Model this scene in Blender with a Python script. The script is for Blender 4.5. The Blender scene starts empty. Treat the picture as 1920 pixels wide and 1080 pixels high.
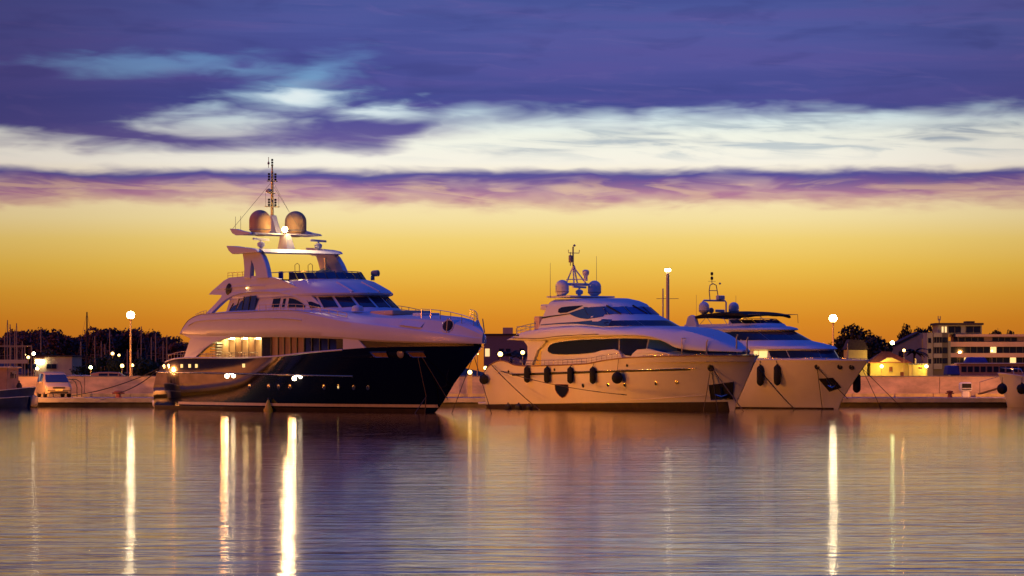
import bpy, bmesh, math, random
from mathutils import Vector, Matrix, noise as mnoise

# ------------------------------------------------------------------ camera, sky, light, exposure
scene = bpy.context.scene
C = scene.collection
R = math.radians
FPX, CAM_H, HORIZON = 5800.0, 2.05, 705.0        # focal length in photo pixels, eye height, horizon row

cam_data = bpy.data.cameras.new('camera')
cam_data.sensor_width = 36.0
cam_data.lens = FPX / 1920.0 * 36.0
cam_data.shift_y = (HORIZON - 540.0) / 1920.0
cam_data.clip_start = 0.5
cam_data.clip_end = 12000.0
cam = bpy.data.objects.new('camera', cam_data)
cam.location = (0, 0, CAM_H)
cam.rotation_euler = (R(90), 0, 0)
C.objects.link(cam)
scene.camera = cam

scene.render.engine = 'CYCLES'
scene.view_settings.view_transform = 'Standard'
scene.view_settings.look = 'None'
scene.view_settings.exposure = 0.0
scene.view_settings.gamma = 1.0
scene.view_settings.use_curve_mapping = False
scene.cycles.use_denoising = True
scene.cycles.max_bounces = 8
scene.cycles.diffuse_bounces = 3
scene.cycles.glossy_bounces = 4
scene.cycles.transparent_max_bounces = 8
scene.cycles.sample_clamp_indirect = 25.0
scene.cycles.blur_glossy = 0.3
scene.cycles.caustics_reflective = False
scene.cycles.caustics_refractive = False


def lin(r, g, b):
    def f(c):
        c /= 255.0
        return c / 12.92 if c <= 0.04045 else ((c + 0.055) / 1.055) ** 2.4
    return (f(r), f(g), f(b), 1.0)


class Ex:
    """a socket with arithmetic: builds Math nodes"""
    nt = None

    def __init__(self, s):
        self.s = s

    @staticmethod
    def op(kind, *a, clamp=False):
        n = Ex.nt.nodes.new('ShaderNodeMath')
        n.operation = kind
        n.use_clamp = clamp
        for i, x in enumerate(a):
            if isinstance(x, Ex):
                Ex.nt.links.new(x.s, n.inputs[i])
            else:
                n.inputs[i].default_value = float(x)
        return Ex(n.outputs[0])

    def __add__(s, o): return Ex.op('ADD', s, o)
    def __radd__(s, o): return Ex.op('ADD', o, s)
    def __sub__(s, o): return Ex.op('SUBTRACT', s, o)
    def __rsub__(s, o): return Ex.op('SUBTRACT', o, s)
    def __mul__(s, o): return Ex.op('MULTIPLY', s, o)
    def __rmul__(s, o): return Ex.op('MULTIPLY', o, s)
    def __truediv__(s, o): return Ex.op('DIVIDE', s, o)
    def clamp(s): return Ex.op('ADD', s, 0.0, clamp=True)


def smooth(x, a, b):
    n = Ex.nt.nodes.new('ShaderNodeMapRange')
    n.interpolation_type = 'SMOOTHSTEP'
    Ex.nt.links.new(x.s, n.inputs[0])
    n.inputs[1].default_value = a
    n.inputs[2].default_value = b
    return Ex(n.outputs[0])


def comb(x, y, z):
    n = Ex.nt.nodes.new('ShaderNodeCombineXYZ')
    for i, q in enumerate((x, y, z)):
        if isinstance(q, Ex):
            Ex.nt.links.new(q.s, n.inputs[i])
        else:
            n.inputs[i].default_value = q
    return Ex(n.outputs[0])


def noise_tex(vec, scale, detail=4.0, rough=0.55, dist=0.0):
    n = Ex.nt.nodes.new('ShaderNodeTexNoise')
    Ex.nt.links.new(vec.s, n.inputs['Vector'])
    n.inputs['Scale'].default_value = scale
    n.inputs['Detail'].default_value = detail
    n.inputs['Roughness'].default_value = rough
    n.inputs['Distortion'].default_value = dist
    return Ex(n.outputs[0])


def ramp(x, stops, interp='LINEAR'):
    n = Ex.nt.nodes.new('ShaderNodeValToRGB')
    n.color_ramp.interpolation = interp
    el = n.color_ramp.elements
    while len(el) < len(stops):
        el.new(0.5)
    for e, (p, c) in zip(el, stops):
        e.position = p
    for e, (p, c) in zip(el, stops):
        e.color = c if len(c) == 4 else (*c, 1)
    Ex.nt.links.new(x.s, n.inputs[0])
    return Ex(n.outputs[0])


def mixc(f, a, b, mode='MIX'):
    n = Ex.nt.nodes.new('ShaderNodeMix')
    n.data_type = 'RGBA'
    n.blend_type = mode
    for i, q in ((0, f), (6, a), (7, b)):
        if isinstance(q, Ex):
            Ex.nt.links.new(q.s, n.inputs[i])
        elif i == 0:
            n.inputs[0].default_value = q
        else:
            n.inputs[i].default_value = q if len(q) == 4 else (*q, 1)
    return Ex(n.outputs[2])


# direction towards the warm low light (from the left, a little in front of the boats)
LIGHT_AZ, LIGHT_EL = R(247), R(2.5)                 # azimuth clockwise from +Y
to_light = Vector((math.sin(LIGHT_AZ) * math.cos(LIGHT_EL), math.cos(LIGHT_AZ) * math.cos(LIGHT_EL), math.sin(LIGHT_EL)))

world = bpy.data.worlds.new('World')
scene.world = world
world.use_nodes = True
nt = world.node_tree
nt.nodes.clear()
Ex.nt = nt
tc = nt.nodes.new('ShaderNodeTexCoord')
sep = nt.nodes.new('ShaderNodeSeparateXYZ')
nt.links.new(tc.outputs['Generated'], sep.inputs[0])
dx, dy, dz = (Ex(sep.outputs[i]) for i in range(3))
hyp = Ex.op('MAXIMUM', Ex.op('SQRT', dx * dx + dy * dy), 0.02)
tt = Ex.op('MAXIMUM', dz / hyp, 0.0)              # tangent of the elevation
az = Ex.op('ARCTAN2', dx, dy)
T = tt * FPX                                      # elevation, in units of 1/5800
A = az * FPX                                      # azimuth, same units, 0 straight ahead
vec = comb(dx * 24.0, dy * 24.0, tt * 105.0)
vec2 = comb(dx * 62.0, dy * 62.0, tt * 260.0)
n_big = noise_tex(vec, 0.55, 3.0, 0.5)
n_mid = noise_tex(vec, 1.5, 3.0, 0.5, 0.5)
n_fine = noise_tex(vec2, 1.1, 3.0, 0.5, 0.5)

# clear evening sky by elevation
def st(y, *c):
    return ((HORIZON - y) / 1000.0, lin(*c))
clear = ramp(T / 1000.0, [st(705, 196, 104, 32), st(650, 206, 118, 34), st(600, 217, 138, 38), st(550, 227, 163, 52),
                          st(500, 235, 190, 78), st(450, 240, 208, 116), st(410, 243, 222, 160), st(350, 246, 228, 190),
                          st(305, 247, 242, 228), st(255, 240, 243, 230), st(215, 205, 226, 232), st(150, 130, 186, 222),
                          st(60, 92, 140, 205), st(-290, 74, 118, 205)])
# streaks of thin cloud in the pale zone
warpA = A + (n_mid - 0.5) * 200.0 + (n_big - 0.5) * 120.0
warpT = T + (n_fine - 0.5) * 22.0 + (n_mid - 0.5) * 44.0


def patch(px, py, rx, ry, tilt=0.0, soft=1.55):
    """soft warped lens of cloud (or of clear sky) at a place in the evening sky"""
    ax = (warpA - (px - 960.0)) / rx
    ay = (warpT - (HORIZON - py) - (warpA - (px - 960.0)) * tilt) / ry
    d2 = Ex.op('SQRT', ax * ax + ay * ay) + (n_fine - 0.5) * 0.9 + (n_str - 0.5) * 0.7
    return 1.0 - smooth(d2, 0.0, soft)


def most(*a):
    r = a[0]
    for q in a[1:]:
        r = Ex.op('MAXIMUM', r, q)
    return r


vec3 = comb(dx * 30.0 + tt * 90.0, dy * 30.0, tt * 210.0)
n_str = noise_tex(vec3, 1.2, 4.0, 0.55, 0.9)
streak = smooth(n_str, 0.46, 0.70) * smooth(T, 392.0, 430.0) * (1.0 - smooth(T, 520.0, 600.0))
streak = streak * (0.35 + 0.65 * smooth(A, -150.0, 250.0))
sky = mixc(streak * 0.72, clear, lin(168, 184, 196))
wisps = most(patch(1250, 258, 260, 20, 0.03) * 0.42, patch(1790, 250, 170, 26, 0.04) * 0.75, patch(985, 282, 110, 9, 0.02) * 0.35, patch(1560, 235, 120, 10, -0.03) * 0.4)
sky = mixc(wisps * smooth(n_str + n_fine * 0.5, 0.52, 0.92), sky, lin(120, 138, 166))
# long low purple cloud bank
wob = (n_mid - 0.5) * 40.0 + (n_big - 0.5) * 30.0
Tb = T + wob
top_edge = 1.0 - smooth(T + (n_mid - 0.5) * 26.0 + (n_fine - 0.5) * 14.0, 374.0, 394.0)
low_edge = smooth(Tb + (n_fine - 0.5) * 38.0, 304.0, 336.0)
band_col = ramp((Tb - 310.0) / 90.0, [(0.0, lin(216, 168, 146)), (0.16, lin(190, 132, 140)), (0.36, lin(162, 96, 146)),
                                      (0.54, lin(122, 82, 146)), (0.70, lin(84, 78, 150)), (1.0, lin(84, 82, 150))])
band_col = mixc(smooth(n_str, 0.48, 0.66) * (1.0 - smooth(T, 352.0, 376.0)) * 0.6, band_col, lin(218, 176, 150))
band_a = top_edge * low_edge * (0.90 + 0.10 * smooth(T, 345.0, 372.0)) * (0.78 + 0.22 * smooth(n_mid + (T - 350.0) * 0.006, 0.34, 0.56))
sky = mixc(band_a, sky, band_col)
# high violet-blue deck with a wavy lower edge, lower towards the left
edge = 492.0 - 60.0 * (1.0 - smooth(A, -260.0, -60.0)) + (n_big - 0.5) * 60.0 + (n_mid - 0.5) * 58.0 + (n_str - 0.5) * 26.0
deck_a = smooth(T - edge, -20.0, 24.0)
# torn fringe hanging under the deck on the left
fringe = most(patch(600, 238, 300, 34, 0.06), patch(150, 246, 260, 30, 0.03) * 0.95, patch(790, 228, 160, 18, 0.06) * 0.8)
deck_a = most(deck_a, fringe * 0.85)
gaps = most(patch(285, 122, 190, 22, 0.02) * 0.52, patch(440, 134, 150, 18, -0.06) * 0.4, patch(575, 156, 110, 42, 0.3) * 0.58, patch(540, 186, 130, 27, 0.02) * 1.0,
            patch(715, 210, 130, 17, -0.03) * 0.85, patch(400, 232, 150, 26, 0.0) * 0.8, patch(12, 254, 70, 16, 0.0) * 0.7)
deck_a = deck_a * (1.0 - gaps)
deck_col = ramp(T / 1000.0, [st(265, 104, 92, 152), st(235, 80, 78, 148), st(190, 60, 70, 144), st(130, 74, 78, 152), st(60, 74, 84, 156),
                             st(0, 68, 82, 152), st(-290, 66, 84, 164)])
vec4 = comb(dx * 9.0, dy * 9.0, tt * 150.0)
n_soft = noise_tex(vec4, 1.0, 4.0, 0.5, 0.3)
deck_col = mixc(smooth(n_soft, 0.44, 0.68) * 0.42, deck_col, lin(88, 78, 152))
deck_col = mixc(smooth(1.0 - n_soft, 0.46, 0.66) * 0.45, deck_col, lin(56, 66, 140))
deck_col = mixc(smooth(1.0 - n_mid, 0.50, 0.72) * 0.4 * smooth(T, 470.0, 560.0), deck_col, lin(50, 58, 128))
deck_col = mixc(smooth(n_str, 0.52, 0.72) * 0.28, deck_col, lin(104, 92, 160))
deck_col = mixc((1.0 - smooth(A, -1000.0, -300.0)) * 0.5, deck_col, lin(62, 54, 122))
sky = mixc(deck_a, sky, deck_col)
sky = mixc(most(patch(545, 186, 95, 20, 0.02, 1.3) * 0.85, patch(715, 210, 80, 10, -0.02, 1.3) * 0.5), sky, lin(232, 242, 242))
# the glow belongs to the sunset side: away from it the low sky is dusky violet
glow = smooth(dy, 0.35, 0.985)
side = ramp(tt, [(0.0, lin(50, 32, 38)), (0.08, lin(40, 31, 50)), (0.3, lin(32, 38, 80)), (0.8, lin(38, 66, 146))])
sky = mixc(glow, side, sky)
sky = mixc(smooth(A, -1080.0, -260.0) * (1.0 - smooth(A, 420.0, 1240.0)), mixc(0.85, sky, (0.70, 0.65, 0.66), 'MULTIPLY'), sky)
# overhead the deck opens to clear blue
high = ramp(tt / 3.0, [(0.0, lin(40, 44, 92)), (0.15, lin(36, 44, 92)), (0.4, (0.012, 0.046, 0.40)), (1.0, (0.02, 0.11, 1.0))])
sky = mixc(smooth(tt, 0.16, 0.42), sky, high)
bg = nt.nodes.new('ShaderNodeBackground')
nt.links.new(sky.s, bg.inputs[0])
bg.inputs[1].default_value = 1.0
# a little physical dusk scatter on top
nish = nt.nodes.new('ShaderNodeTexSky')
nish.sky_type = 'NISHITA'
nish.sun_disc = False
nish.sun_elevation = R(1.0)
nish.sun_rotation = LIGHT_AZ
bg2 = nt.nodes.new('ShaderNodeBackground')
nt.links.new(nish.outputs[0], bg2.inputs[0])
bg2.inputs[1].default_value = 0.012
addn = nt.nodes.new('ShaderNodeAddShader')
nt.links.new(bg.outputs[0], addn.inputs[0])
nt.links.new(bg2.outputs[0], addn.inputs[1])
outw = nt.nodes.new('ShaderNodeOutputWorld')
nt.links.new(addn.outputs[0], outw.inputs[0])

sun_data = bpy.data.lights.new('sun', 'SUN')
sun_data.energy = 0.85
sun_data.color = (1.0, 0.25, 0.03)
sun_data.angle = R(7)
sun = bpy.data.objects.new('sun', sun_data)
sun.rotation_euler = to_light.to_track_quat('Z', 'Y').to_euler()
C.objects.link(sun)


# ------------------------------------------------------------------ helpers
def at(px, py, Y):
    """the point at depth Y that stands at photo row/column"""
    return Vector(((px - 960.0) * Y / FPX, Y, CAM_H + (HORIZON - py) * Y / FPX))


def lerp_tab(u, tab):
    if u <= tab[0][0]:
        return tab[0][1]
    for (a, b), (c, d) in zip(tab, tab[1:]):
        if u <= c:
            return b + (d - b) * (u - a) / (c - a)
    return tab[-1][1]


def curve_tab(u, tab):
    """smooth (monotone-ish Catmull-Rom) table"""
    n = len(tab)
    if u <= tab[0][0]:
        return tab[0][1]
    if u >= tab[-1][0]:
        return tab[-1][1]
    for i in range(n - 1):
        a, b = tab[i]
        c, d = tab[i + 1]
        if u <= c:
            sl = (d - b) / (c - a)
            m0 = sl if i == 0 else (d - tab[i - 1][1]) / (c - tab[i - 1][0])
            m1 = sl if i == n - 2 else (tab[i + 2][1] - b) / (tab[i + 2][0] - a)
            t = (u - a) / (c - a)
            h = c - a
            return ((2 * t**3 - 3 * t**2 + 1) * b + (t**3 - 2 * t**2 + t) * h * m0 + (-2 * t**3 + 3 * t**2) * d + (t**3 - t**2) * h * m1)
    return tab[-1][1]


def frange(a, b, n):
    return [a + (b - a) * i / n for i in range(n + 1)]


class MB:
    """collects shapes; build() links them as one mesh. boat=True: y is given as starboard-positive"""
    def __init__(self, boat=False):
        self.v, self.f, self.boat = [], [], boat

    def add(self, vs, fs):
        o = len(self.v)
        self.v += [tuple(p) for p in vs]
        self.f += [tuple(i + o for i in f) for f in fs]
        return self

    def box(self, c, s, rz=0.0, taper=1.0):
        cr, sr = math.cos(rz), math.sin(rz)
        vs = []
        for z in (-.5, .5):
            k = taper if z > 0 else 1.0
            for x, y in ((-.5, -.5), (.5, -.5), (.5, .5), (-.5, .5)):
                a, b = x * s[0] * k, y * s[1] * k
                vs.append((c[0] + a * cr - b * sr, c[1] + a * sr + b * cr, c[2] + z * s[2]))
        return self.add(vs, [(3, 2, 1, 0), (4, 5, 6, 7), (0, 1, 5, 4), (1, 2, 6, 5), (2, 3, 7, 6), (3, 0, 4, 7)])

    def bar(self, a, b, w, h):
        """box from a to b, w sideways, h upwards"""
        a, b = Vector(a), Vector(b)
        d = (b - a).normalized()
        sd = d.cross(Vector((0, 0, 1)))
        sd = sd.normalized() if sd.length > 1e-4 else Vector((1, 0, 0))
        up = sd.cross(d)
        vs = [p + sd * i * w / 2 + up * j * h / 2 for p in (a, b) for i, j in ((-1, -1), (1, -1), (1, 1), (-1, 1))]
        return self.add(vs, [(3, 2, 1, 0), (4, 5, 6, 7), (0, 1, 5, 4), (1, 2, 6, 5), (2, 3, 7, 6), (3, 0, 4, 7)])

    def tube(self, pts, r, n=6, caps=True):
        pts = [Vector(p) for p in pts]
        rs = r if isinstance(r, (list, tuple)) else [r] * len(pts)
        vs, fs = [], []
        d0 = (pts[1] - pts[0]).normalized()
        ref = Vector((0, 0, 1)) if abs(d0.z) < 0.9 else Vector((1, 0, 0))
        s = d0.cross(ref).normalized()
        for i, p in enumerate(pts):
            d = (pts[min(i + 1, len(pts) - 1)] - pts[max(i - 1, 0)])
            d = d.normalized() if d.length > 1e-9 else d0
            s = (s - d * s.dot(d)).normalized()
            w = d.cross(s)
            for k in range(n):
                a = 2 * math.pi * k / n
                vs.append(p + (s * math.cos(a) + w * math.sin(a)) * rs[i])
        for i in range(len(pts) - 1):
            for k in range(n):
                k2 = (k + 1) % n
                fs.append((i * n + k, i * n + k2, (i + 1) * n + k2, (i + 1) * n + k))
        if caps:
            fs.append(tuple(range(n))[::-1])
            fs.append(tuple((len(pts) - 1) * n + k for k in range(n)))
        return self.add(vs, fs)

    def lathe(self, c, prof, n=16, axis=None):
        """prof: (r, h) along axis (default z)"""
        ax = Vector(axis).normalized() if axis else Vector((0, 0, 1))
        q = Vector((0, 0, 1)).rotation_difference(ax)
        c = Vector(c)
        vs, fs = [], []
        for r, h in prof:
            for k in range(n):
                a = 2 * math.pi * k / n
                vs.append(c + q @ Vector((max(r, 1e-4) * math.cos(a), max(r, 1e-4) * math.sin(a), h)))
        m = len(prof)
        for i in range(m - 1):
            for k in range(n):
                k2 = (k + 1) % n
                fs.append((i * n + k, i * n + k2, (i + 1) * n + k2, (i + 1) * n + k))
        fs.append(tuple(range(n))[::-1])
        fs.append(tuple((m - 1) * n + k for k in range(n)))
        return self.add(vs, fs)

    def ball(self, c, r, n=16, m=10, sz=1.0):
        return self.lathe(c, [(r * math.sin(math.pi * i / m), -r * sz * math.cos(math.pi * i / m)) for i in range(m + 1)], n)

    def grid(self, rows, closed=False):
        nr, nc = len(rows), len(rows[0])
        fs = []
        for i in range(nr - 1):
            for j in range(nc - 1 + (1 if closed else 0)):
                j2 = (j + 1) % nc
                fs.append((i * nc + j, i * nc + j2, (i + 1) * nc + j2, (i + 1) * nc + j))
        return self.add([p for r in rows for p in r], fs)

    def plate(self, poly, fa, fb):
        """prism between two images fa(p), fb(p) of a 2D outline (may be concave)"""
        n = len(poly)
        A_ = [fa(*p) for p in poly]
        B_ = [fb(*p) for p in poly]
        from mathutils.geometry import tessellate_polygon
        tris = tessellate_polygon([[Vector((p[0], p[1], 0)) for p in poly]])
        fs = [tuple(t) for t in tris] + [tuple(i + n for i in t)[::-1] for t in tris]
        fs += [(i, (i + 1) % n, (i + 1) % n + n, i + n) for i in range(n)]
        return self.add(A_ + B_, fs)

    def build(self, name, mat, parent=None, smooth=None, bevel=0.0, weld=True):
        me = bpy.data.meshes.new(name)
        vs = [(x, -y, z) for x, y, z in self.v] if self.boat else self.v
        me.from_pydata(vs, [], self.f)
        bm = bmesh.new()
        bm.from_mesh(me)
        if weld:
            bmesh.ops.remove_doubles(bm, verts=bm.verts, dist=1e-5)
        bmesh.ops.recalc_face_normals(bm, faces=bm.faces)
        bm.to_mesh(me)
        bm.free()
        if smooth:
            for p in me.polygons:
                p.use_smooth = True
            me.set_sharp_from_angle(angle=R(smooth))
        me.materials.append(mat)
        o = bpy.data.objects.new(name, me)
        C.objects.link(o)
        o.parent = parent
        if bevel:
            b = o.modifiers.new('bevel', 'BEVEL')
            b.width = bevel
            b.segments = 2
            b.limit_method = 'ANGLE'
        return o


def tag(o, label=None, cat=None, group=None, kind=None):
    if label:
        o['label'] = label
    if cat:
        o['category'] = cat
    if group:
        o['group'] = group
    if kind:
        o['kind'] = kind
    return o


def thing(name, label, cat, loc=(0, 0, 0), rz=0.0, group=None):
    o = bpy.data.objects.new(name, None)
    o.empty_display_size = 0.2
    C.objects.link(o)
    o.location = loc
    o.rotation_euler = (0, 0, rz)
    return tag(o, label, cat, group)


def copy_tree(o, parent=None):
    c = o.copy()
    C.objects.link(c)
    c.parent = parent
    for ch in list(o.children):
        copy_tree(ch, c)
    return c


# ------------------------------------------------------------------ materials
def mat(name, col, rough=0.5, metal=0.0, coat=0.0, spec=0.5, var=0.0, vscale=3.0, bump=0.0, bscale=40.0, stretch=(1, 1, 1), emit=None, estr=0.0, rvar=0.0):
    m = bpy.data.materials.new(name)
    m.use_nodes = True
    nt_ = m.node_tree
    Ex.nt = nt_
    p = nt_.nodes['Principled BSDF']
    p.inputs['Base Color'].default_value = (*col, 1)
    p.inputs['Roughness'].default_value = rough
    p.inputs['Metallic'].default_value = metal
    p.inputs['Coat Weight'].default_value = coat
    p.inputs['Coat Roughness'].default_value = 0.06
    p.inputs['Specular IOR Level'].default_value = spec
    if var or bump or rvar:
        t = nt_.nodes.new('ShaderNodeTexCoord')
        mp = nt_.nodes.new('ShaderNodeMapping')
        mp.inputs['Scale'].default_value = stretch
        nt_.links.new(t.outputs['Object'], mp.inputs[0])
        v_ = Ex(mp.outputs[0])
    if var:
        n1 = noise_tex(v_, vscale, 6, 0.62)
        c1 = mixc(smooth(n1, 0.25, 0.75), tuple(c * (1 - var) for c in col), tuple(min(1, c * (1 + var)) for c in col))
        nt_.links.new(c1.s, p.inputs['Base Color'])
    if rvar:
        n3 = noise_tex(v_, vscale * 0.7, 5, 0.6)
        nt_.links.new((rough + (n3 - 0.5) * rvar).s, p.inputs['Roughness'])
    if bump:
        n2 = noise_tex(v_, bscale, 5, 0.6)
        b = nt_.nodes.new('ShaderNodeBump')
        b.inputs['Strength'].default_value = bump
        b.inputs['Distance'].default_value = 0.02
        nt_.links.new(n2.s, b.inputs['Height'])
        nt_.links.new(b.outputs[0], p.inputs['Normal'])
    if emit:
        p.inputs['Emission Color'].default_value = (*emit, 1)
        p.inputs['Emission Strength'].default_value = estr
    return m


M = {}
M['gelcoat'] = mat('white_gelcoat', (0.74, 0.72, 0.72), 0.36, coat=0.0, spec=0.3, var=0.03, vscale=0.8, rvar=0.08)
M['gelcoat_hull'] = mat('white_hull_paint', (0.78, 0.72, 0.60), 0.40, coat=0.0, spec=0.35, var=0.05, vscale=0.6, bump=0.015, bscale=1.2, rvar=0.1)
M['black_hull'] = mat('black_hull_paint', (0.003, 0.003, 0.004), 0.04, coat=1.0, spec=1.0, bump=0.02, bscale=0.7, rvar=0.04)
M['stripe'] = mat('boot_stripe_paint', (0.72, 0.62, 0.5), 0.4, var=0.1)
M['antifoul'] = mat('antifouling_paint', (0.035, 0.018, 0.014), 0.7, var=0.35, vscale=2.0)
M['glass'] = mat('tinted_window_glass', (0.014, 0.020, 0.052), 0.05, spec=0.5)
M['glass_blue'] = mat('blue_tinted_glass', (0.03, 0.09, 0.30), 0.12, spec=0.6)
M['rubber'] = mat('black_rubber', (0.012, 0.012, 0.013), 0.6, var=0.2, bump=0.1, bscale=60)
M['cover'] = mat('black_fender_cloth', (0.010, 0.010, 0.011), 0.9, bump=0.2, bscale=120)
M['canvas'] = mat('black_canvas', (0.012, 0.011, 0.012), 0.85, var=0.2, bump=0.15, bscale=30)
M['steel'] = mat('polished_steel', (0.62, 0.60, 0.58), 0.18, metal=1.0)
M['brass'] = mat('brass_tube', (0.85, 0.62, 0.26), 0.35, metal=0.2)
M['dome'] = mat('lamplit_dome_gelcoat', (0.62, 0.38, 0.20), 0.5, spec=0.25, var=0.05)  # yellow lamp light on the domes put into the base colour
M['grey'] = mat('grey_equipment', (0.30, 0.27, 0.25), 0.5, var=0.1)
M['dark'] = mat('dark_recess', (0.012, 0.010, 0.010), 0.5)
M['teak'] = mat('teak_deck', (0.30, 0.17, 0.08), 0.6, var=0.25, stretch=(1, 8, 1))
M['rope'] = mat('mooring_rope', (0.20, 0.15, 0.10), 0.9, bump=0.3, bscale=80)
M['rope_dark'] = mat('dark_mooring_rope', (0.035, 0.025, 0.02), 0.9, bump=0.3, bscale=80)
M['concrete'] = mat('quay_concrete', (0.34, 0.30, 0.25), 0.85, var=0.28, vscale=0.9, bump=0.25, bscale=6, rvar=0.2)
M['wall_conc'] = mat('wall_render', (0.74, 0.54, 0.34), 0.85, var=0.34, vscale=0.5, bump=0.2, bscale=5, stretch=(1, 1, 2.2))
M['quay_dark'] = mat('wet_quay_stone', (0.06, 0.045, 0.035), 0.6, var=0.4, vscale=1.5, bump=0.4, bscale=4)
M['kerb'] = mat('lamplit_yellow_kerb', (0.85, 0.66, 0.20), 0.7, var=0.18, vscale=2.0)  # yellow lamp light put into the colour of pale concrete
M['asphalt'] = mat('yard_asphalt', (0.055, 0.045, 0.035), 0.9, var=0.3)
M['silver'] = mat('silver_car_paint', (0.42, 0.32, 0.19), 0.45, metal=0.1, coat=0.15)
M['tyre'] = mat('tyre_rubber', (0.012, 0.012, 0.012), 0.8)
M['lampglass'] = mat('headlamp_glass', (0.6, 0.6, 0.58), 0.15, coat=1.0)
M['bark'] = mat('tree_bark', (0.05, 0.035, 0.025), 0.9, var=0.3)
M['leaf'] = mat('dark_foliage', (0.045, 0.040, 0.018), 0.8, var=0.45, vscale=0.6)
M['leaf_far'] = mat('hazed_hillside_foliage', (0.15, 0.066, 0.046), 0.85, var=0.4, vscale=0.25)  # brown evening haze put into the foliage colour
M['leaf_green'] = mat('shrub_foliage', (0.05, 0.075, 0.022), 0.8, var=0.4, vscale=0.8)
M['mast'] = mat('sailboat_mast_alloy', (0.42, 0.30, 0.20), 0.5, metal=0.3)
M['plaster'] = mat('cream_plaster', (0.74, 0.58, 0.34), 0.85, var=0.12, vscale=0.6)
M['plaster_yellow'] = mat('yellow_plaster', (0.80, 0.68, 0.20), 0.85, var=0.14, vscale=0.6)
M['plaster_grey'] = mat('grey_render', (0.36, 0.36, 0.29), 0.85, var=0.15, vscale=0.4)
M['spandrel'] = mat('warm_facade_panel', (0.74, 0.50, 0.34), 0.8, var=0.1, vscale=0.4)
M['mauve'] = mat('mauve_facade_panel', (0.26, 0.17, 0.18), 0.8, var=0.1)
M['rooftile'] = mat('red_roof_tile', (0.36, 0.13, 0.06), 0.85, var=0.25, vscale=3.0)
M['roof_dark'] = mat('dark_roof', (0.07, 0.05, 0.045), 0.85, var=0.2)
M['winframe'] = mat('window_frame_paint', (0.12, 0.10, 0.09), 0.6)
M['boatblue'] = mat('blue_boat_paint', (0.035, 0.06, 0.20), 0.45, var=0.2, vscale=1.5)
M['tarp'] = mat('blue_tarpaulin', (0.03, 0.05, 0.30), 0.7, var=0.2, bump=0.3, bscale=5)
M['cabin'] = mat('weathered_cabin_paint', (0.42, 0.24, 0.18), 0.7, var=0.2, vscale=1.5)
M['redbrown'] = mat('rusty_red_paint', (0.22, 0.06, 0.035), 0.75, var=0.3, vscale=2)
M['buoy'] = mat('yellow_buoy_plastic', (0.75, 0.45, 0.03), 0.5)
M['pale_mast'] = mat('pale_mast_paint', (0.80, 0.62, 0.44), 0.6)
M['curtain'] = mat('saloon_panel', (0.34, 0.20, 0.10), 0.5, var=0.25, vscale=1.2, stretch=(4, 4, 1))


def emitter(name, col, strength):
    m = bpy.data.materials.new(name)
    m.use_nodes = True
    p = m.node_tree.nodes['Principled BSDF']
    p.inputs['Base Color'].default_value = (0.8, 0.8, 0.8, 1)
    p.inputs['Emission Color'].default_value = (*col, 1)
    p.inputs['Emission Strength'].default_value = strength
    return m


M['sodium'] = emitter('sodium_lamp_glow', (1.0, 0.76, 0.42), 62)
M['sodium_small'] = emitter('small_sodium_glow', (1.0, 0.62, 0.18), 7)
M['white_lamp'] = emitter('white_lamp_glow', (1.0, 0.82, 0.50), 22)
M['green_lamp'] = emitter('mercury_lamp_glow', (0.85, 1.0, 0.40), 26)
M['mast_lamp'] = emitter('mast_floodlight_glow', (1.0, 0.62, 0.22), 120)
M['hull_lamp'] = emitter('hull_floodlight_glow', (1.0, 0.78, 0.48), 48)
M['down_lamp'] = emitter('deck_downlight_glow', (1.0, 0.72, 0.30), 45)
M['lit_window'] = emitter('lit_cabin_window', (1.0, 0.74, 0.22), 1.05)
M['lit_room'] = emitter('lit_room_window', (1.0, 0.62, 0.22), 1.2)


def water_material():
    m = bpy.data.materials.new('harbour_water')
    m.use_nodes = True
    nt_ = m.node_tree
    Ex.nt = nt_
    p = nt_.nodes['Principled BSDF']
    p.inputs['Base Color'].default_value = (0.012, 0.010, 0.014, 1)
    p.inputs['Roughness'].default_value = 0.085
    p.inputs['IOR'].default_value = 1.333
    g = nt_.nodes.new('ShaderNodeNewGeometry')
    s = nt_.nodes.new('ShaderNodeSeparateXYZ')
    nt_.links.new(g.outputs['Position'], s.inputs[0])
    x, y = Ex(s.outputs[0]), Ex(s.outputs[1])
    v1 = comb(x * 0.30, y * 1.35, 0.0)
    v2 = comb(x * 0.9, y * 3.4, 3.0)
    v3 = comb(x * 0.02, y * 0.07, 7.0)
    h1 = noise_tex(v1, 1.0, 3, 0.5, 0.3)
    h2 = noise_tex(v2, 1.0, 3, 0.55, 0.2)
    calm = smooth(noise_tex(v3, 1.0, 3, 0.5), 0.3, 0.7)
    lee = 0.72 - 0.34 * smooth(y, 40.0, 125.0)       # sheltered, calmer water near the quay
    hgt = (h1 * 0.040 + h2 * 0.012 * (0.5 + calm)) * lee
    nt_.links.new((0.098 - 0.036 * smooth(y, 40.0, 125.0)).s, p.inputs['Roughness'])
    b = nt_.nodes.new('ShaderNodeBump')
    b.inputs['Strength'].default_value = 1.0
    b.inputs['Distance'].default_value = 1.0
    nt_.links.new(hgt.s, b.inputs['Height'])
    nt_.links.new(b.outputs[0], p.inputs['Normal'])
    return m


M['water'] = water_material()

# ------------------------------------------------------------------ the setting: water, quay, yard
QY, QZ = 207.0, 0.59                              # quay edge and level
WALL_Y, WALL_TOP = 217.0, 2.06
tag(MB().grid([[(x, y, 0.0) for x in (-1800, -300, -60, 60, 300, 1800)] for y in (-400, 0, 100, 180, QY + 0.4)]).build('water', M['water']), kind='structure')

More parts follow.
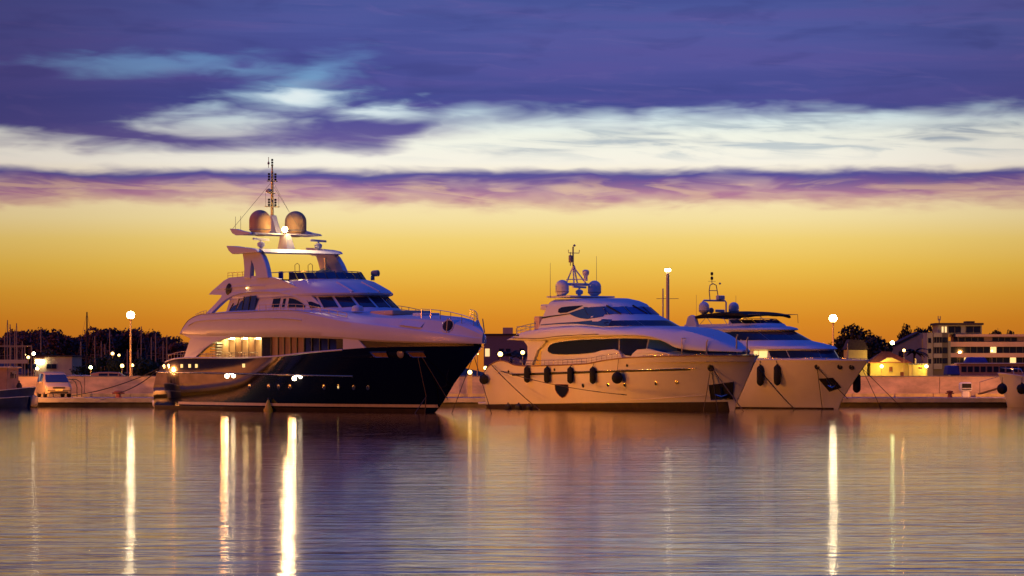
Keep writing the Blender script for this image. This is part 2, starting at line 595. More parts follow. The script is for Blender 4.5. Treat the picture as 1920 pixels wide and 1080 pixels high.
qb = MB()
qb.box((0, QY + 0.62, -0.7), (520, 0.7, 2.2))
quay = tag(qb.build('quay', M['quay_dark']), kind='structure')
rng = random.Random(4)
deck = MB()
deck.box((0, QY + 5.65, QZ - 0.16), (520, 11.3, 0.32))
deck.build('quay_deck', M['concrete'], quay, bevel=0.03)
# raised pale kerb stones in front of the wall
kerb_mesh = None
x = -58.0
while x < 60:
    ln = rng.choice((2.6, 2.9, 3.0))
    o = MB().box((0, 0, 0.12), (ln, 0.55, 0.24)).build('kerb_stone', M['kerb'], quay, bevel=0.02)
    o.location = (x + ln / 2, WALL_Y - 0.95, QZ)
    x += ln + rng.choice((0.06, 0.06, 0.10, 0.35))
tag(MB().grid([[(xx, yy, 0.52) for xx in (-2500, -200, 200, 2500)] for yy in (QY + 11.2, 300, 1200, 6000)]).build('ground', M['asphalt']), kind='structure')

wall = thing('harbour_wall', 'long low concrete wall along the back of the quay behind the yachts', 'wall', (0, WALL_Y, QZ))
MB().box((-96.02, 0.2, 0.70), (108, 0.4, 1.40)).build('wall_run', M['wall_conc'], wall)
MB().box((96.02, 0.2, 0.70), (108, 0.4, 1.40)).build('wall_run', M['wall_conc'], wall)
MB().box((0, 0.26, 0.69), (84, 0.22, 1.36)).build('wall_core', M['quay_dark'], wall)
for i in range(14):
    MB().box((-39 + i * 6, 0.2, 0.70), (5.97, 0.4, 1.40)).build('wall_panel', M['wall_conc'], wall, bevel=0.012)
MB().box((0, 0.2, 1.435), (300, 0.5, 0.07)).build('coping', M['concrete'], wall, bevel=0.015)

# ------------------------------------------------------------------ boat building blocks
class Hull:
    def __init__(s, L, deck, wl, sheer, stem, zk=-0.7, fl_bow=1.7, fl_stern=0.55):
        s.L, s.deck, s.wl, s.sheer, s.stem_t, s.zk, s.fb, s.fs = L, deck, wl, sheer, stem, zk, fl_bow, fl_stern

    def stem(s, z): return curve_tab(z, s.stem_t)

    def pt_t(s, t, z):
        ud = s.L * t
        zs = curve_tab(ud, s.sheer)
        u = s.stem(z) * t
        bd = max(curve_tab(ud, s.deck), 0.02)
        bw = max(curve_tab(t, s.wl), 0.012)
        h = max(0.0, min(1.15, z / max(zs, 0.3)))
        e = s.fs + (s.fb - s.fs) * max(0, min(1, (t - 0.45) / 0.5)) ** 1.3
        b = bw + (bd - bw) * (h ** e)
        if z < 0:
            b = bw * (1 - 0.5 * (z / s.zk) ** 2)
        return (u, b, z)

    def t_of(s, u, z):
        lo, hi = 0.0, 1.0
        for _ in range(40):
            m = (lo + hi) / 2
            if s.stem(z) * m < u:
                lo = m
            else:
                hi = m
        return (lo + hi) / 2

    def at(s, u, z, off=0.0, side=1):
        t = s.t_of(u, z)
        p = Vector(s.pt_t(t, z))
        if off:
            q = Vector(s.pt_t(max(t - 0.004, 0), z)) - Vector(s.pt_t(min(t + 0.004, 1), z))
            w = Vector(s.pt_t(t, z + 0.05)) - Vector(s.pt_t(t, z - 0.05))
            nrm = q.cross(w)
            nrm = nrm.normalized() if nrm.length > 1e-9 else Vector((0, 1, 0))
            if nrm.y < 0:
                nrm = -nrm
            p = p + nrm * off
        return Vector((p.x, p.y * side, p.z))

    def mesh(s, zmin=None, nt_=72, nh=16, stop=None):
        mb = MB(True)
        ts = [1 - (1 - i / nt_) ** 1.25 for i in range(nt_ + 1)]
        for side in (1, -1):
            rows = []
            for t in ts:
                zs = curve_tab(s.L * t, s.sheer)
                z0 = s.zk if zmin is None else zmin
                row = []
                for k in range(nh + 1):
                    u, b, z = s.pt_t(t, z0 + (zs - z0) * k / nh)
                    row.append((u, b * side, z))
                rows.append(row)
            mb.grid(rows)
        rowp = [s.pt_t(0, s.zk + (curve_tab(0, s.sheer) - s.zk) * k / nh) for k in range(nh + 1)]
        mb.grid([[(u, b * f, z) for f in (1, .5, 0, -.5, -1)] for u, b, z in rowp])
        return mb

    def strip(s, z0, z1, off, u0=0.0, u1=None, n=60, sides=(1, -1), thick=0.0):
        """a band on the hull skin between two heights (numbers or functions of u)"""
        f0 = z0 if callable(z0) else (lambda u: z0)
        f1 = z1 if callable(z1) else (lambda u: z1)
        mb = MB(True)
        u1 = u1 if u1 is not None else s.stem(f0(s.L)) - 0.01
        for sd in sides:
            rows = []
            for u in frange(u0, u1, n):
                a, b = f0(u), f1(u)
                rows.append([s.at(u, a + (b - a) * k / 3.0, off if k in (0, 1, 2, 3) else 0, sd) for k in range(4)])
            mb.grid(rows)
        return mb


class House:
    """superstructure tier with straight sides and an elliptical front; levels (z, u0, a, b)"""
    def __init__(s, levels, ua, aft_rake=0.0):
        s.lv, s.ua, s.rake = levels, ua, aft_rake

    def par(s, z):
        L = s.lv
        return tuple(lerp_tab(z, [(l[0], l[k]) for l in L]) for k in (1, 2, 3))

    def side(s, u, z, off=0.0, sd=1):
        u0, a, b = s.par(z)
        if u <= u0:
            return Vector((u, (b + off) * sd, z))
        c = max(-1, min(1, (u - u0) / a))
        ph = math.acos(c)
        return s.front(ph, z, off, sd)

    def front(s, ph, z, off=0.0, sd=1):
        u0, a, b = s.par(z)
        nx, ny = math.cos(ph) / a, math.sin(ph) / b
        l = math.hypot(nx, ny)
        return Vector((u0 + a * math.cos(ph) + off * nx / l, sd * (b * math.sin(ph) + off * ny / l), z))

    def mesh(s, nf=28):
        mb = MB(True)
        rows = []
        for i, (z, u0, a, b) in enumerate(s.lv):
            ua = s.ua + s.rake * (z - s.lv[0][0])
            row = [(ua, -b * .0, z), (ua, b, z)] + [(ua + (u0 - ua) * k / 4, b, z) for k in (1, 2, 3)]
            row += [tuple(s.front(math.pi / 2 - math.pi * k / nf, z)) for k in range(nf + 1)]
            row += [(ua + (u0 - ua) * k / 4, -b, z) for k in (3, 2, 1)] + [(ua, -b, z)]
            rows.append(row)
        mb.grid(rows, closed=True)
        n = len(rows[0])
        o = len(mb.v)
        mb.v.append((s.ua + 3, 0, s.lv[-1][0] + 0.02))
        base = o - n
        for j in range(n):
            mb.f.append((base + j, base + (j + 1) % n, o))
        return mb

    def front_pane(s, p0, p1, z0, z1, off=0.025, sd=1, nf=6, slant=0.0, nz=4):
        """pane between two front angles (degrees from the bow) and two heights"""
        mb = MB(True)
        rows = []
        for i in range(nf + 1):
            row = []
            for k in range(nz + 1):
                w = k / nz
                row.append(s.front(R(p0 + (p1 - p0) * i / nf + slant * w), z0 + (z1 - z0) * w, off, sd))
            rows.append(row)
        return mb.grid(rows)

    def side_pane(s, cols, off=0.025, sd=1, nz=3):
        """cols: (u, zlow, zhigh)"""
        return MB(True).grid([[s.side(u, a + (b - a) * k / nz, off, sd) for k in range(nz + 1)] for u, a, b in cols])


def body_loft(stations, section):
    """white upper body: section(u) gives points from starboard keel edge to the centre line"""
    mb = MB(True)
    rows = []
    for u in stations:
        h = section(u)
        rows.append([(p[0] if len(p) == 3 else u, p[-2], p[-1]) for p in h] +
                    [(p[0] if len(p) == 3 else u, -p[-2], p[-1]) for p in reversed(h[:-1])])
    mb.grid(rows)
    n = len(rows[0])
    mb.f.append(tuple(range(n)))
    o = (len(rows) - 1) * n
    mb.f.append(tuple(o + k for k in range(n)))
    return mb


def rail(pts, h, mat_, parent, name='guard_rail', r=0.022, mid=True, lean=0.0):
    """stanchions with a top and a middle rail"""
    mb = MB(True)
    top = [(p[0], p[1] - lean * (1 if p[1] > 0 else -1), p[2] + h) for p in pts]
    mb.tube(top, r)
    if mid:
        mb.tube([(a[0], (a[1] + b[1]) / 2, (a[2] + b[2]) / 2) for a, b in zip(pts, top)], r * 0.7)
    for a, b in zip(pts, top):
        mb.tube([a, b], r)
    return mb.build(name, mat_, parent, smooth=60)


def dome(u, v, z, r, parent, mat_, name='satellite_dome', sz=1.12):
    mb = MB(True)
    prof = [(r * 0.32, -r * 1.42), (r * 0.42, -r * 1.38), (r * 0.95, -r * 0.92), (r, -r * 0.75), (r, 0.0)]
    prof += [(r * math.cos(R(a)), r * math.sin(R(a))) for a in range(10, 91, 10)]
    o = mb.lathe((u, v, z), prof, 28).build(name, mat_, parent, smooth=50)
    MB(True).lathe((u, v, z - r * 0.86), [(r * 0.99, 0), (r * 1.012, 0.02), (r * 1.012, 0.05), (r * 0.99, 0.07)], 28).build('seam', M['grey'], o, smooth=50)
    return o


def radar(u, v, z, parent, half=0.9):
    mb = MB(True)
    mb.lathe((u, v, z), [(0.10, 0), (0.10, 0.1), (0.22, 0.16), (0.24, 0.34), (0.12, 0.42), (0.06, 0.44), (0.06, 0.52)], 14)
    o = mb.build('radar_scanner', M['gelcoat'], parent, smooth=50)
    MB(True).bar((u - half * 0.5, v - half * 0.85, z + 0.58), (u + half * 0.5, v + half * 0.85, z + 0.58), 0.12, 0.13).build('antenna_bar', M['gelcoat'], o, bevel=0.03)
    return o


def rope(name, label, pts, r=0.025, sag=0.0, m='rope_dark', n=14, group='mooring lines'):
    """a line between world points, sagging"""
    out = []
    for a, b in zip(pts, pts[1:]):
        a, b = Vector(a), Vector(b)
        for i in range(n):
            w = i / n
            p = a.lerp(b, w)
            p.z -= sag * 4 * w * (1 - w)
            out.append(p)
    out.append(Vector(pts[-1]))
    return tag(MB().tube(out, r, 6).build(name, M[m], smooth=60), label, 'rope', group)


def fender(label, p, r, h, kind, hang, group):
    """p: centre of the fender in world space; hang: where its line is tied"""
    t = thing('fender', label, 'fender', p, 0.0, group)
    if kind == 'ball':
        prof = [(r * math.sin(math.pi * i / 14), -r * 1.05 * math.cos(math.pi * i / 14)) for i in range(13)] + [(r * 0.18, r * 1.1), (r * 0.16, r * 1.25), (0.02, r * 1.27)]
    else:
        prof = [(0.02, -h), (r * 0.35, -h * 0.96), (r * 0.8, -h * 0.84), (r, -h * 0.68), (r * 1.02, 0), (r, h * 0.68), (r * 0.8, h * 0.82), (r * 0.3, h * 0.96), (r * 0.2, h * 1.04), (0.02, h * 1.06)]
    MB().lathe((0, 0, 0), prof, 16).build('fender_body', M['cover'], t, smooth=45)
    d = Vector(hang) - Vector(p)
    MB().tube([(0, 0, prof[-1][1] * 0.97), tuple(d)], 0.018, 5).build('lanyard', M['rope_dark'], t)
    return t


def boat_root(name, label, X0, Y0, th, cat='yacht'):
    return thing(name, label, cat, (X0, Y0, 0), R(-th))


def to_world(root, p):
    """local (u, v starboard, z) -> world"""
    c, s_ = math.cos(root.rotation_euler.z), math.sin(root.rotation_euler.z)
    x_, y_ = p[0], -p[1]
    return Vector((root.location.x + x_ * c - y_ * s_, root.location.y + x_ * s_ + y_ * c, p[2] + root.location.z))

# ------------------------------------------------------------------ the black-hulled yacht
Y1 = boat_root('motor_yacht', 'large black-hulled motor yacht with white superstructure, twin domes and tall lit mast', -20.2, 197.7, 58)
D1 = [(0, 3.0), (2, 3.25), (5, 3.5), (12, 3.65), (20, 3.6), (25, 3.25), (28, 2.82), (31, 2.1), (33, 1.32), (34.3, .6), (35, .03)]
W1 = [(0, 2.85), (.2, 3.4), (.5, 3.4), (.68, 2.65), (.8, 1.7), (.9, .85), (.96, .32), (1, .02)]
S1 = [(0, 1.3), (.5, 2.0), (1.2, 2.55), (2.2, 2.88), (3.5, 3.08), (5.5, 3.17), (13, 3.14), (17.7, 3.2), (21.7, 3.4), (25, 3.53), (28, 3.64), (35, 3.68)]
ST1 = [(-.7, 28.6), (0, 30.0), (.7, 31.0), (1.8, 32.3), (2.4, 33.2), (3.68, 35.0), (5, 36.4)]
H1 = Hull(35, D1, W1, S1, ST1, fl_stern=.3)
hull1 = H1.mesh().build('hull', M['black_hull'], Y1, smooth=40)
H1.strip(-0.35, 0.22, 0.012, 0.05).build('bottom_paint', M['antifoul'], hull1, smooth=40)
H1.strip(0.30, 0.46, 0.016, 4.5).build('boot_stripe', M['stripe'], hull1, smooth=40)


def rubz(u): return 2.32 - 0.011 * u


for sd in (1, -1):
    MB(True).tube([H1.at(u, rubz(u), 0.03, sd) for u in frange(0.9, 25.2, 50)], 0.055, 8).build('rub_rail', M['steel'], hull1, smooth=60)
    MB(True).tube([H1.at(u, curve_tab(u, S1) - 0.01, 0.01, sd) for u in frange(2.4, 25.2, 60)], 0.05, 8).build('sheer_rail', M['gelcoat'], hull1, smooth=60)
# mooring fairleads with steel rims near the bow
for u0, u1 in ((27.6, 28.9), (30.4, 31.6)):
    zc = 3.27
    for sd in (1, -1):
        fl = MB(True)
        ring = [H1.at(u0, zc + .12, .03, sd), H1.at(u1, zc + .12, .03, sd), H1.at(u1 - .05, zc - .16, .03, sd), H1.at(u0 + .25, zc - .16, .03, sd), H1.at(u0, zc + .12, .03, sd)]
        fl.tube(ring, 0.035, 6)
        rim = fl.build('fairlead', M['steel'], hull1, smooth=60)
        MB(True).grid([[H1.at(u0 + .05 + (u1 - u0 - .1) * i / 4, zc - .14 + .24 * k, .02, sd) for k in (0, 1)] for i in range(5)]).build('recess', M['teak'], rim)
# oval anchor-deck light beside the fairlead
MB(True).lathe(H1.at(29.9, 3.3, 0.02), [(.24, -.02), (.26, 0.01), (.22, .04), (.02, .05)], 16, axis=(0.3, 1, -.2)).build('hull_vent', M['grey'], hull1, smooth=50)
# portholes and freeing ports
for u in (14.6, 16.9, 18.0, 19.2, 22.4, 23.6, 24.8, 25.9):
    pr = H1.at(u, 1.42, 0.015)
    po = MB(True).lathe(pr, [(.17, -.03), (.17, .015), (.13, .025)], 14, axis=(0.05, 1, -0.1)).build('porthole', M['steel'], hull1, smooth=50)
    MB(True).lathe(pr, [(.125, -.02), (.125, .02), (.02, .03)], 14, axis=(0.05, 1, -0.1)).build('pane', M['lit_window'] if u in (23.6,) else M['glass'], po, smooth=50)
for u in (2.0, 2.9, 5.0, 6.2, 7.2, 13.7):
    MB(True).grid([[H1.at(u + du, 2.56 + dz, .02) for dz in (0, .22)] for du in (0, .34)]).build('freeing_port_light', M['lit_window'] if u > 4 else M['steel'], hull1)
# white sheer mould line and dark mooring gallery under the bow
H1.at(1, 1)
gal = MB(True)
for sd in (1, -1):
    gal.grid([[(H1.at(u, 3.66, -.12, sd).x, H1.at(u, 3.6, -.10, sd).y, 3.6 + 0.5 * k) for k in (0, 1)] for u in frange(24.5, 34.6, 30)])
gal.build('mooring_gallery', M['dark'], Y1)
deck1 = MB(True)
deck1.grid([[(u, curve_tab(u, D1) * .97 * f, min(curve_tab(u, S1), 3.2) - .12) for f in (1, .5, 0, -.5, -1)] for u in frange(1.2, 30, 30)])
deck1.build('main_deck', M['teak'], Y1)

# --- bridge-deck body running into the high white bow
ZL1 = [(4.85, 4.62), (6.8, 4.50), (12, 4.36), (18.7, 4.31), (25, 4.13), (28, 3.98), (30.5, 3.9), (35.2, 3.80)]
ZM1 = [(4.85, 4.75), (5.4, 5.15), (6.0, 5.45), (7.0, 5.70), (8, 5.80), (13.3, 5.84), (19.7, 5.82), (22.9, 5.52), (25.1, 5.22), (28, 4.92), (30.5, 4.68), (33, 4.37), (34.6, 4.14), (35.2, 4.05)]
ZT1 = [(4.85, 4.77), (8, 5.81), (20, 5.84), (23, 5.72), (25, 5.52), (27, 5.36), (29, 5.28), (31, 5.22), (32.6, 5.1), (33.8, 4.85), (34.7, 4.5), (35.2, 4.22)]


def d1x(u): return curve_tab(min(u, 35.15) - 0.18, D1) + 0.03


def sec1(u):
    d = max(d1x(u), 0.05)
    zl, zm, zt = curve_tab(u, ZL1), curve_tab(u, ZM1), curve_tab(u, ZT1)
    zt = max(zt, zm + 0.01)
    h = zm - zl
    k = max(0.0, min(1.0, (u - 20.5) / 4.5))
    ins = min(0.85, d * 0.55)
    pts = [(d * .90, zl + 0.01), (d * .955, zl), (d * .985, zl + .10 * h), (d, zl + .32 * h), (d * .996, zl + .62 * h), (d * .985, zm - .07), (d * .972, zm - .01)]
    # the ledge and the inward-leaning upper bulwark
    pts += [(d * .955, zm + .02), (d - .16 * (0.4 + .6 * k) * min(1, d / 1.2), zm + .035),
            (d - (.18 + .10 * k) * min(1, d / 1.2), zm + (zt - zm) * .30 + .04),
            (d - ins * .62, zm + (zt - zm) * .86 + .04), (d - ins * .85, zt + .03), (d - ins, zt + .05),
            (d * .35 * (1 - .2 * k), zt + .05 + .09 * k), (0, zt + .06 + .12 * k)]
    return pts


us1 = frange(4.85, 8, 14) + frange(8, 26, 40)[1:] + frange(26, 35.19, 46)[1:]
body1 = body_loft(us1, sec1).build('bridge_deck_body', M['gelcoat'], Y1, smooth=28)
# styling crease along the wing
for sd in (1, -1):
    MB(True).tube([(u, (d1x(u) + .012) * sd, curve_tab(u, ZM1) - .36 - .012 * max(0, u - 12)) for u in frange(6.2, 21, 40)], 0.028, 6).build('styling_crease', M['gelcoat'], body1, smooth=60)
    wing = [(4.95, 4.63), (6.3, 4.36), (5.3, 3.17), (7.0, 3.17), (8.4, 3.72), (9.7, 4.10), (11.1, 4.30), (12.8, 4.42), (12.8, 4.6), (6.8, 4.62)]
    MB(True).plate(wing, lambda a, b: (a, (curve_tab(a, D1) - .06) * sd, b), lambda a, b: (a, (curve_tab(a, D1) - .26) * sd, b)).build('wing_strut', M['gelcoat'], Y1, bevel=0.03)
    # mooring opening in the high bow, with its post
    oc = (33.15, 1.0 * sd, 4.78)
    opn = MB(True).lathe(oc, [(.36, -.10), (.40, .03), (.36, .07), (.30, .05)], 20, axis=(.50, .8 * sd, .33)).build('bow_opening', M['gelcoat'], body1, smooth=50)
    MB(True).lathe(oc, [(.33, -.08), (.33, .055), (.02, .06)], 20, axis=(.50, .8 * sd, .33)).build('recess', M['dark'], opn, smooth=50)
    MB(True).tube([(33.32, 1.22 * sd, 4.42), (33.28, 1.12 * sd, 5.2)], .03, 8).build('mooring_post', M['brass'], opn, smooth=60)
    # foredeck hatch panel in the bulwark face
    MB(True).grid([[(u, (d1x(u) - .12 - .34 * w) * sd, curve_tab(u, ZM1) + .16 + (curve_tab(u, ZT1) - curve_tab(u, ZM1)) * .5 * w) for w in (0, .5, 1)] for u in frange(30.0, 31.6, 6)]).build('bulwark_panel', M['gelcoat'], body1)
# sun pad and deck boxes on the foredeck
MB(True).box((26.2, 0, 5.62), (2.6, 2.6, .26)).build('sun_pad', M['spandrel'], Y1, bevel=0.08)
MB(True).box((29.4, 0.2, 5.46), (1.0, 1.2, .22)).build('foredeck_hatch', M['gelcoat'], Y1, bevel=0.05)
MB(True).lathe((24.6, 1.9, 5.72), [(.34, 0), (.36, .15), (.28, .3), (.05, .36)], 14).build('deck_locker', M['gelcoat'], Y1, smooth=50)

# --- saloon behind the side decks
sal = MB(True)
sal.grid([[(u, 2.72, z) for z in (3.1, 4.4)] for u in frange(8.2, 16, 6)])
sal.grid([[(8.2, v, z) for z in (3.1, 4.4)] for v in (2.72, 0, -2.72)])
sal.grid([[(u, -2.72, z) for z in (3.1, 4.4)] for u in frange(8.2, 16, 6)])
saloon = sal.build('saloon_wall', M['plaster'], Y1)
for i in range(6):                                 # sliding glass doors of the lit after saloon
    u = 10.2 + i * .86
    dpan = MB(True).box((u + .4, 2.745, 3.72), (.74, .03, 1.15)).build('saloon_door', M['curtain' if i % 2 else 'plaster'], saloon)
    MB(True).box((u, 2.765, 3.72), (.06, .05, 1.2)).build('door_post', M['steel'], dpan)
for k in range(6):                                 # stair with white treads
    MB(True).box((8.7 + k * .03, 2.95, 3.2 + k * .17), (.9, .36, .07)).build('stair_tread', M['gelcoat'], saloon)
for i, u in enumerate((9.6, 11.2, 12.9, 14.6)):
    dl = MB(True).lathe((u, 3.05, 4.30 - .012 * i), [(.13, .05), (.13, 0), (.10, -.02), (.02, -.02)], 12).build('ceiling_light', M['down_lamp'], Y1, smooth=50)
MB(True).grid([[(u, v, 4.38) for v in (3.3, 0, -3.3)] for u in (6.2, 10, 16)]).build('cockpit_ceiling', M['gelcoat'], Y1)
# wide-body glazing with individual panes
gl = MB(True)
for sd in (1, -1):
    gl.grid([[(u, (curve_tab(u, D1) - .30) * sd, z) for z in (3.1, 3.8, 4.4)] for u in frange(15.6, 27.5, 24)])
glz = gl.build('saloon_backing', M['curtain'], Y1)
pe = [15.7, 17.0, 17.85, 18.6, 19.35, 20.1, 20.9, 21.75, 22.6, 23.5, 24.4, 25.2]
for a, b in zip(pe, pe[1:]):
    for sd in (1, -1):
        pn = MB(True).grid([[(u, (curve_tab(u, D1) - .24) * sd, z) for z in (curve_tab(u, S1) - .04, 4.36)] for u in frange(a + .05, b - .07, 3)])
        pane = pn.build('saloon_pane', M['glass' if a < 17 or a > 20.8 else 'curtain'], glz)
        MB(True).bar((b, (curve_tab(b, D1) - .215) * sd, curve_tab(b, S1) - .05), (b, (curve_tab(b, D1) - .215) * sd, 4.36), .09, .06).build('mullion', M['dark'], pane)
MB(True).plate([(25.2, 3.5), (25.2, 4.2), (26.6, 4.1), (27.3, 3.62)], lambda a, b: (a, curve_tab(a, D1) - .05, b), lambda a, b: (a, curve_tab(a, D1) - .25, b)).build('gallery_cheek', M['gelcoat'], Y1)

# --- wheelhouse
W1H = House([(5.72, 20.15, 4.15, 2.78), (5.95, 19.95, 4.0, 2.72), (6.66, 19.05, 3.6, 2.55), (6.74, 19.25, 3.78, 2.70), (6.84, 19.25, 3.82, 2.74), (7.05, 19.0, 3.6, 2.70), (7.35, 18.3, 3.45, 2.55),
             (7.58, 17.9, 3.15, 2.38), (7.70, 17.5, 2.9, 2.2)], 9.6, 0.25)
wh = W1H.mesh().build('wheelhouse', M['gelcoat'], Y1, smooth=24)
edges = [84, 66, 46, 25, 4, -17, -38, -60, -80]
for i, (a, b) in enumerate(zip(edges, edges[1:])):
    pn = W1H.front_pane(a - 2.2, b + 2.2, 6.02, 6.60, 0.02).build('windscreen_pane', M['glass'], wh, smooth=30)
    fr = MB(True)
    c = [W1H.front(R(q), z, .025) for q, z in ((a - 2, 6.0), (b + 2, 6.0), (b + 2, 6.62), (a - 2, 6.62), (a - 2, 6.0))]
    fr.tube(c, .018, 5)
    fr.build('pane_frame', M['dark'], pn)
for ph in (-10, 24):
    MB(True).tube([W1H.front(R(ph), 6.9, .03), W1H.front(R(ph + 5), 7.5, .03)], .07, 6).build('roof_rib', M['gelcoat'], wh, smooth=60)
# small side windows behind the wing
for u0, u1, a, b, c, d in ((15.6, 16.5, 6.12, 6.62, 6.1, 6.64), (16.9, 17.2, 6.08, 6.6, 6.08, 6.6), (17.6, 19.8, 6.06, 6.62, 6.04, 6.14)):
    for sd in (1, -1):
        W1H.side_pane([(u0 + (u1 - u0) * i / 5, a + (c - a) * i / 5, b + (d - b) * (i / 5) ** 1.6) for i in range(6)], 0.03, sd).build('side_window', M['glass'], wh)
# sky-lounge panes
for i in range(4):
    u = 10.2 + i * .86
    for sd in (1, -1):
        lo, hi = 5.98, (6.45, 6.7, 6.83, 6.86)[i]
        pz = MB(True).add([W1H.side(u, lo, .035, sd), W1H.side(u + .68, lo, .035, sd), W1H.side(u + .98, hi, .035, sd), W1H.side(u + .36, hi - (.16 if i < 2 else .02), .035, sd)], [(0, 1, 2, 3)]).build('lounge_pane', M['glass_blue'], wh)
        MB(True).bar(tuple(W1H.side(u - .05, lo, .05, sd)), tuple(W1H.side(u + .30, hi, .05, sd)), .05, .05).build('mullion', M['dark'], pz)


# --- sweeping arch wings either side of the wheelhouse
def vw(u, z):
    return (3.02 - .55 * max(0, (u - 16.2) / 5.4) ** 1.5) - .16 * (z - 5.9)


wing_o = [(7.46, 5.88), (8.05, 6.18), (8.7, 6.52), (9.25, 6.86), (9.3, 6.98), (7.5, 7.05), (7.9, 7.28), (8.6, 7.56), (9.3, 7.86), (10.0, 8.03), (12.5, 8.06), (14.5, 8.0), (16, 7.86), (17.5, 7.56), (18.9, 7.2), (20.2, 6.72), (21.1, 6.24), (21.75, 5.84),
          (21.2, 5.84), (20.5, 6.08), (19.75, 6.33), (18.7, 6.62), (17.57, 6.84), (16.4, 6.99), (15.2, 7.06), (13.6, 7.08), (12, 7.04), (10.8, 6.90), (10.0, 6.72), (9.44, 6.5), (8.8, 6.2), (8.2, 5.88)]
for sd in (1, -1):
    aw = MB(True).plate(wing_o, lambda a, b: (a, vw(a, b) * sd, b), lambda a, b: (a, (vw(a, b) - .26) * sd, b)).build('arch_wing', M['gelcoat'], Y1, bevel=0.05)
    for mod in aw.modifiers:
        mod.segments = 3
    MB(True).tube([(u, (vw(u, 7.42) + .01) * sd, 7.36 + .22 * math.sin((u - 8.6) / 7.2 * math.pi) * .4) for u in frange(8.6, 14.8, 20)], .025, 6).build('wing_crease', M['gelcoat'], aw, smooth=60)
    vent = MB(True).lathe((10.15, (vw(10.1, 7.35) + .0) * sd, 7.32), [(.34, -.02), (.36, .02), (.30, .05), (.02, .05)], 18, axis=(0.0, sd, .15)).build('round_vent', M['dark'], aw, smooth=40)
    MB(True).bar((9.75, (vw(10, 7.3) + .06) * sd, 7.32), (10.6, (vw(10, 7.3) + .06) * sd, 7.32), .03, .04).build('vent_slat', M['steel'], vent)
    MB(True).ball((12.6, (vw(12.6, 7.32) + .03) * sd, 7.32), .05, 8, 6).build('wing_light', M['sodium_small'], aw, smooth=60)
fd = MB(True)
fd.grid([[(u, v, 7.74) for v in (2.72, 0, -2.72)] for u in (9.2, 13, 17.0)])
fd.grid([[(9.2, v, z) for v in (2.72, 0, -2.72)] for z in (7.2, 7.74)])
fd.build('flybridge_deck', M['gelcoat'], Y1)
# flybridge wind deflector
FW = House([(7.66, 17.2, 2.95, 2.34), (8.16, 16.75, 2.75, 2.26)], 14.2)
for i in range(12):
    a, b = 88 - i * 14.7, 88 - (i + 1) * 14.7
    pn = FW.front_pane(a - .8, b + .8, 7.72, 8.12, 0.0, nf=3).build('deflector_pane', M['glass'], Y1)
    MB(True).tube([FW.front(R(b), 7.66), FW.front(R(b), 8.18)], .022, 6).build('deflector_post', M['dark'], pn)
MB(True).tube([(13.5, 2.3, 8.2), (15, 2.3, 8.19)] + [tuple(FW.front(R(90 - 15 * i), 8.18)) for i in range(13)] + [(15, -2.3, 8.19), (13.5, -2.3, 8.2)], .028, 6).build('deflector_rail', M['steel'], Y1, smooth=60)
# canopy tent, helm seats and bathing ladders seen above the deflector
MB(True).lathe((15.6, -.9, 7.9), [(1.05, 0), (1.0, .12), (.5, .42), (.05, .62)], 8).build('folded_bimini', M['canvas'], Y1)
for v in (1.4, .7):
    MB(True).bar((14.3, v, 7.75), (14.3, v, 8.3), .4, .16).build('helm_seat', M['tarp'], Y1, bevel=0.05)
for v in (-.1, -1.0):
    hp = MB(True)
    hp.tube([(13.3, v, 7.8), (13.25, v, 8.75), (13.35, v - .12, 8.85), (13.45, v - .2, 8.75), (13.45, v - .2, 7.8)], .02, 6)
    hp.build('ladder_hoop', M['brass'], Y1, smooth=60)
# searchlight
sl = MB(True).lathe((19.6, -1.9, 7.68), [(.12, 0), (.12, .25), (.07, .3)], 10).build('searchlight', M['grey'], Y1, smooth=50)
MB(True).lathe((19.5, -1.9, 8.08), [(.16, 0), (.19, .1), (.19, .42), (.15, .46)], 12, axis=(.8, -.6, 0.05)).build('lamp_head', M['grey'], sl, smooth=50)
pole = MB(True).tube([(15.9, -.75, 7.7), (15.9, -.75, 8.85)], .05, 8).tube([(15.9, -.75, 8.85), (15.9, -.75, 9.1)], .10, 8).build('nav_light_pole', M['brass'], Y1, smooth=50)

# --- radar arch
for sd in (1, -1):
    def pa(a, b, s_=sd): return (a, (2.80 - .10 * (b - 8)) * s_, b)
    def pb(a, b, s_=sd): return (a, (2.48 - .10 * (b - 8)) * s_, b)
    leg = [(12.15, 7.92), (12.1, 8.5), (11.9, 9.05), (11.65, 9.5), (13.95, 9.45), (14.35, 9.2), (14.75, 8.8), (15.05, 8.4), (15.35, 7.86), (13.75, 7.88), (13.55, 8.3), (13.3, 8.65), (12.95, 8.98), (12.92, 8.5), (12.95, 7.9)]
    MB(True).plate(leg, pa, pb).build('arch_leg', M['gelcoat'], Y1, bevel=0.06)
    fin = [(10.05, 9.95), (10.4, 9.62), (10.85, 9.42), (14.2, 9.42), (14.0, 9.58), (13.2, 9.70), (12.0, 9.80), (11.0, 9.90)]
    MB(True).plate(fin, lambda a, b, s_=sd: (a, 2.92 * s_, b), lambda a, b, s_=sd: (a, 2.52 * s_, b)).build('arch_fin', M['gelcoat'], Y1, bevel=0.04)
ht = MB(True)
ht.grid([[(u, v, z) for u, z in ((11.6, 9.48), (11.7, 9.66), (12.8, 9.70), (14.0, 9.62), (14.5, 9.42), (14.2, 9.36), (12.8, 9.42), (11.6, 9.46))] for v in frange(2.6, -2.6, 8)])
ht.build('hardtop', M['gelcoat'], Y1, smooth=35, bevel=0.0)
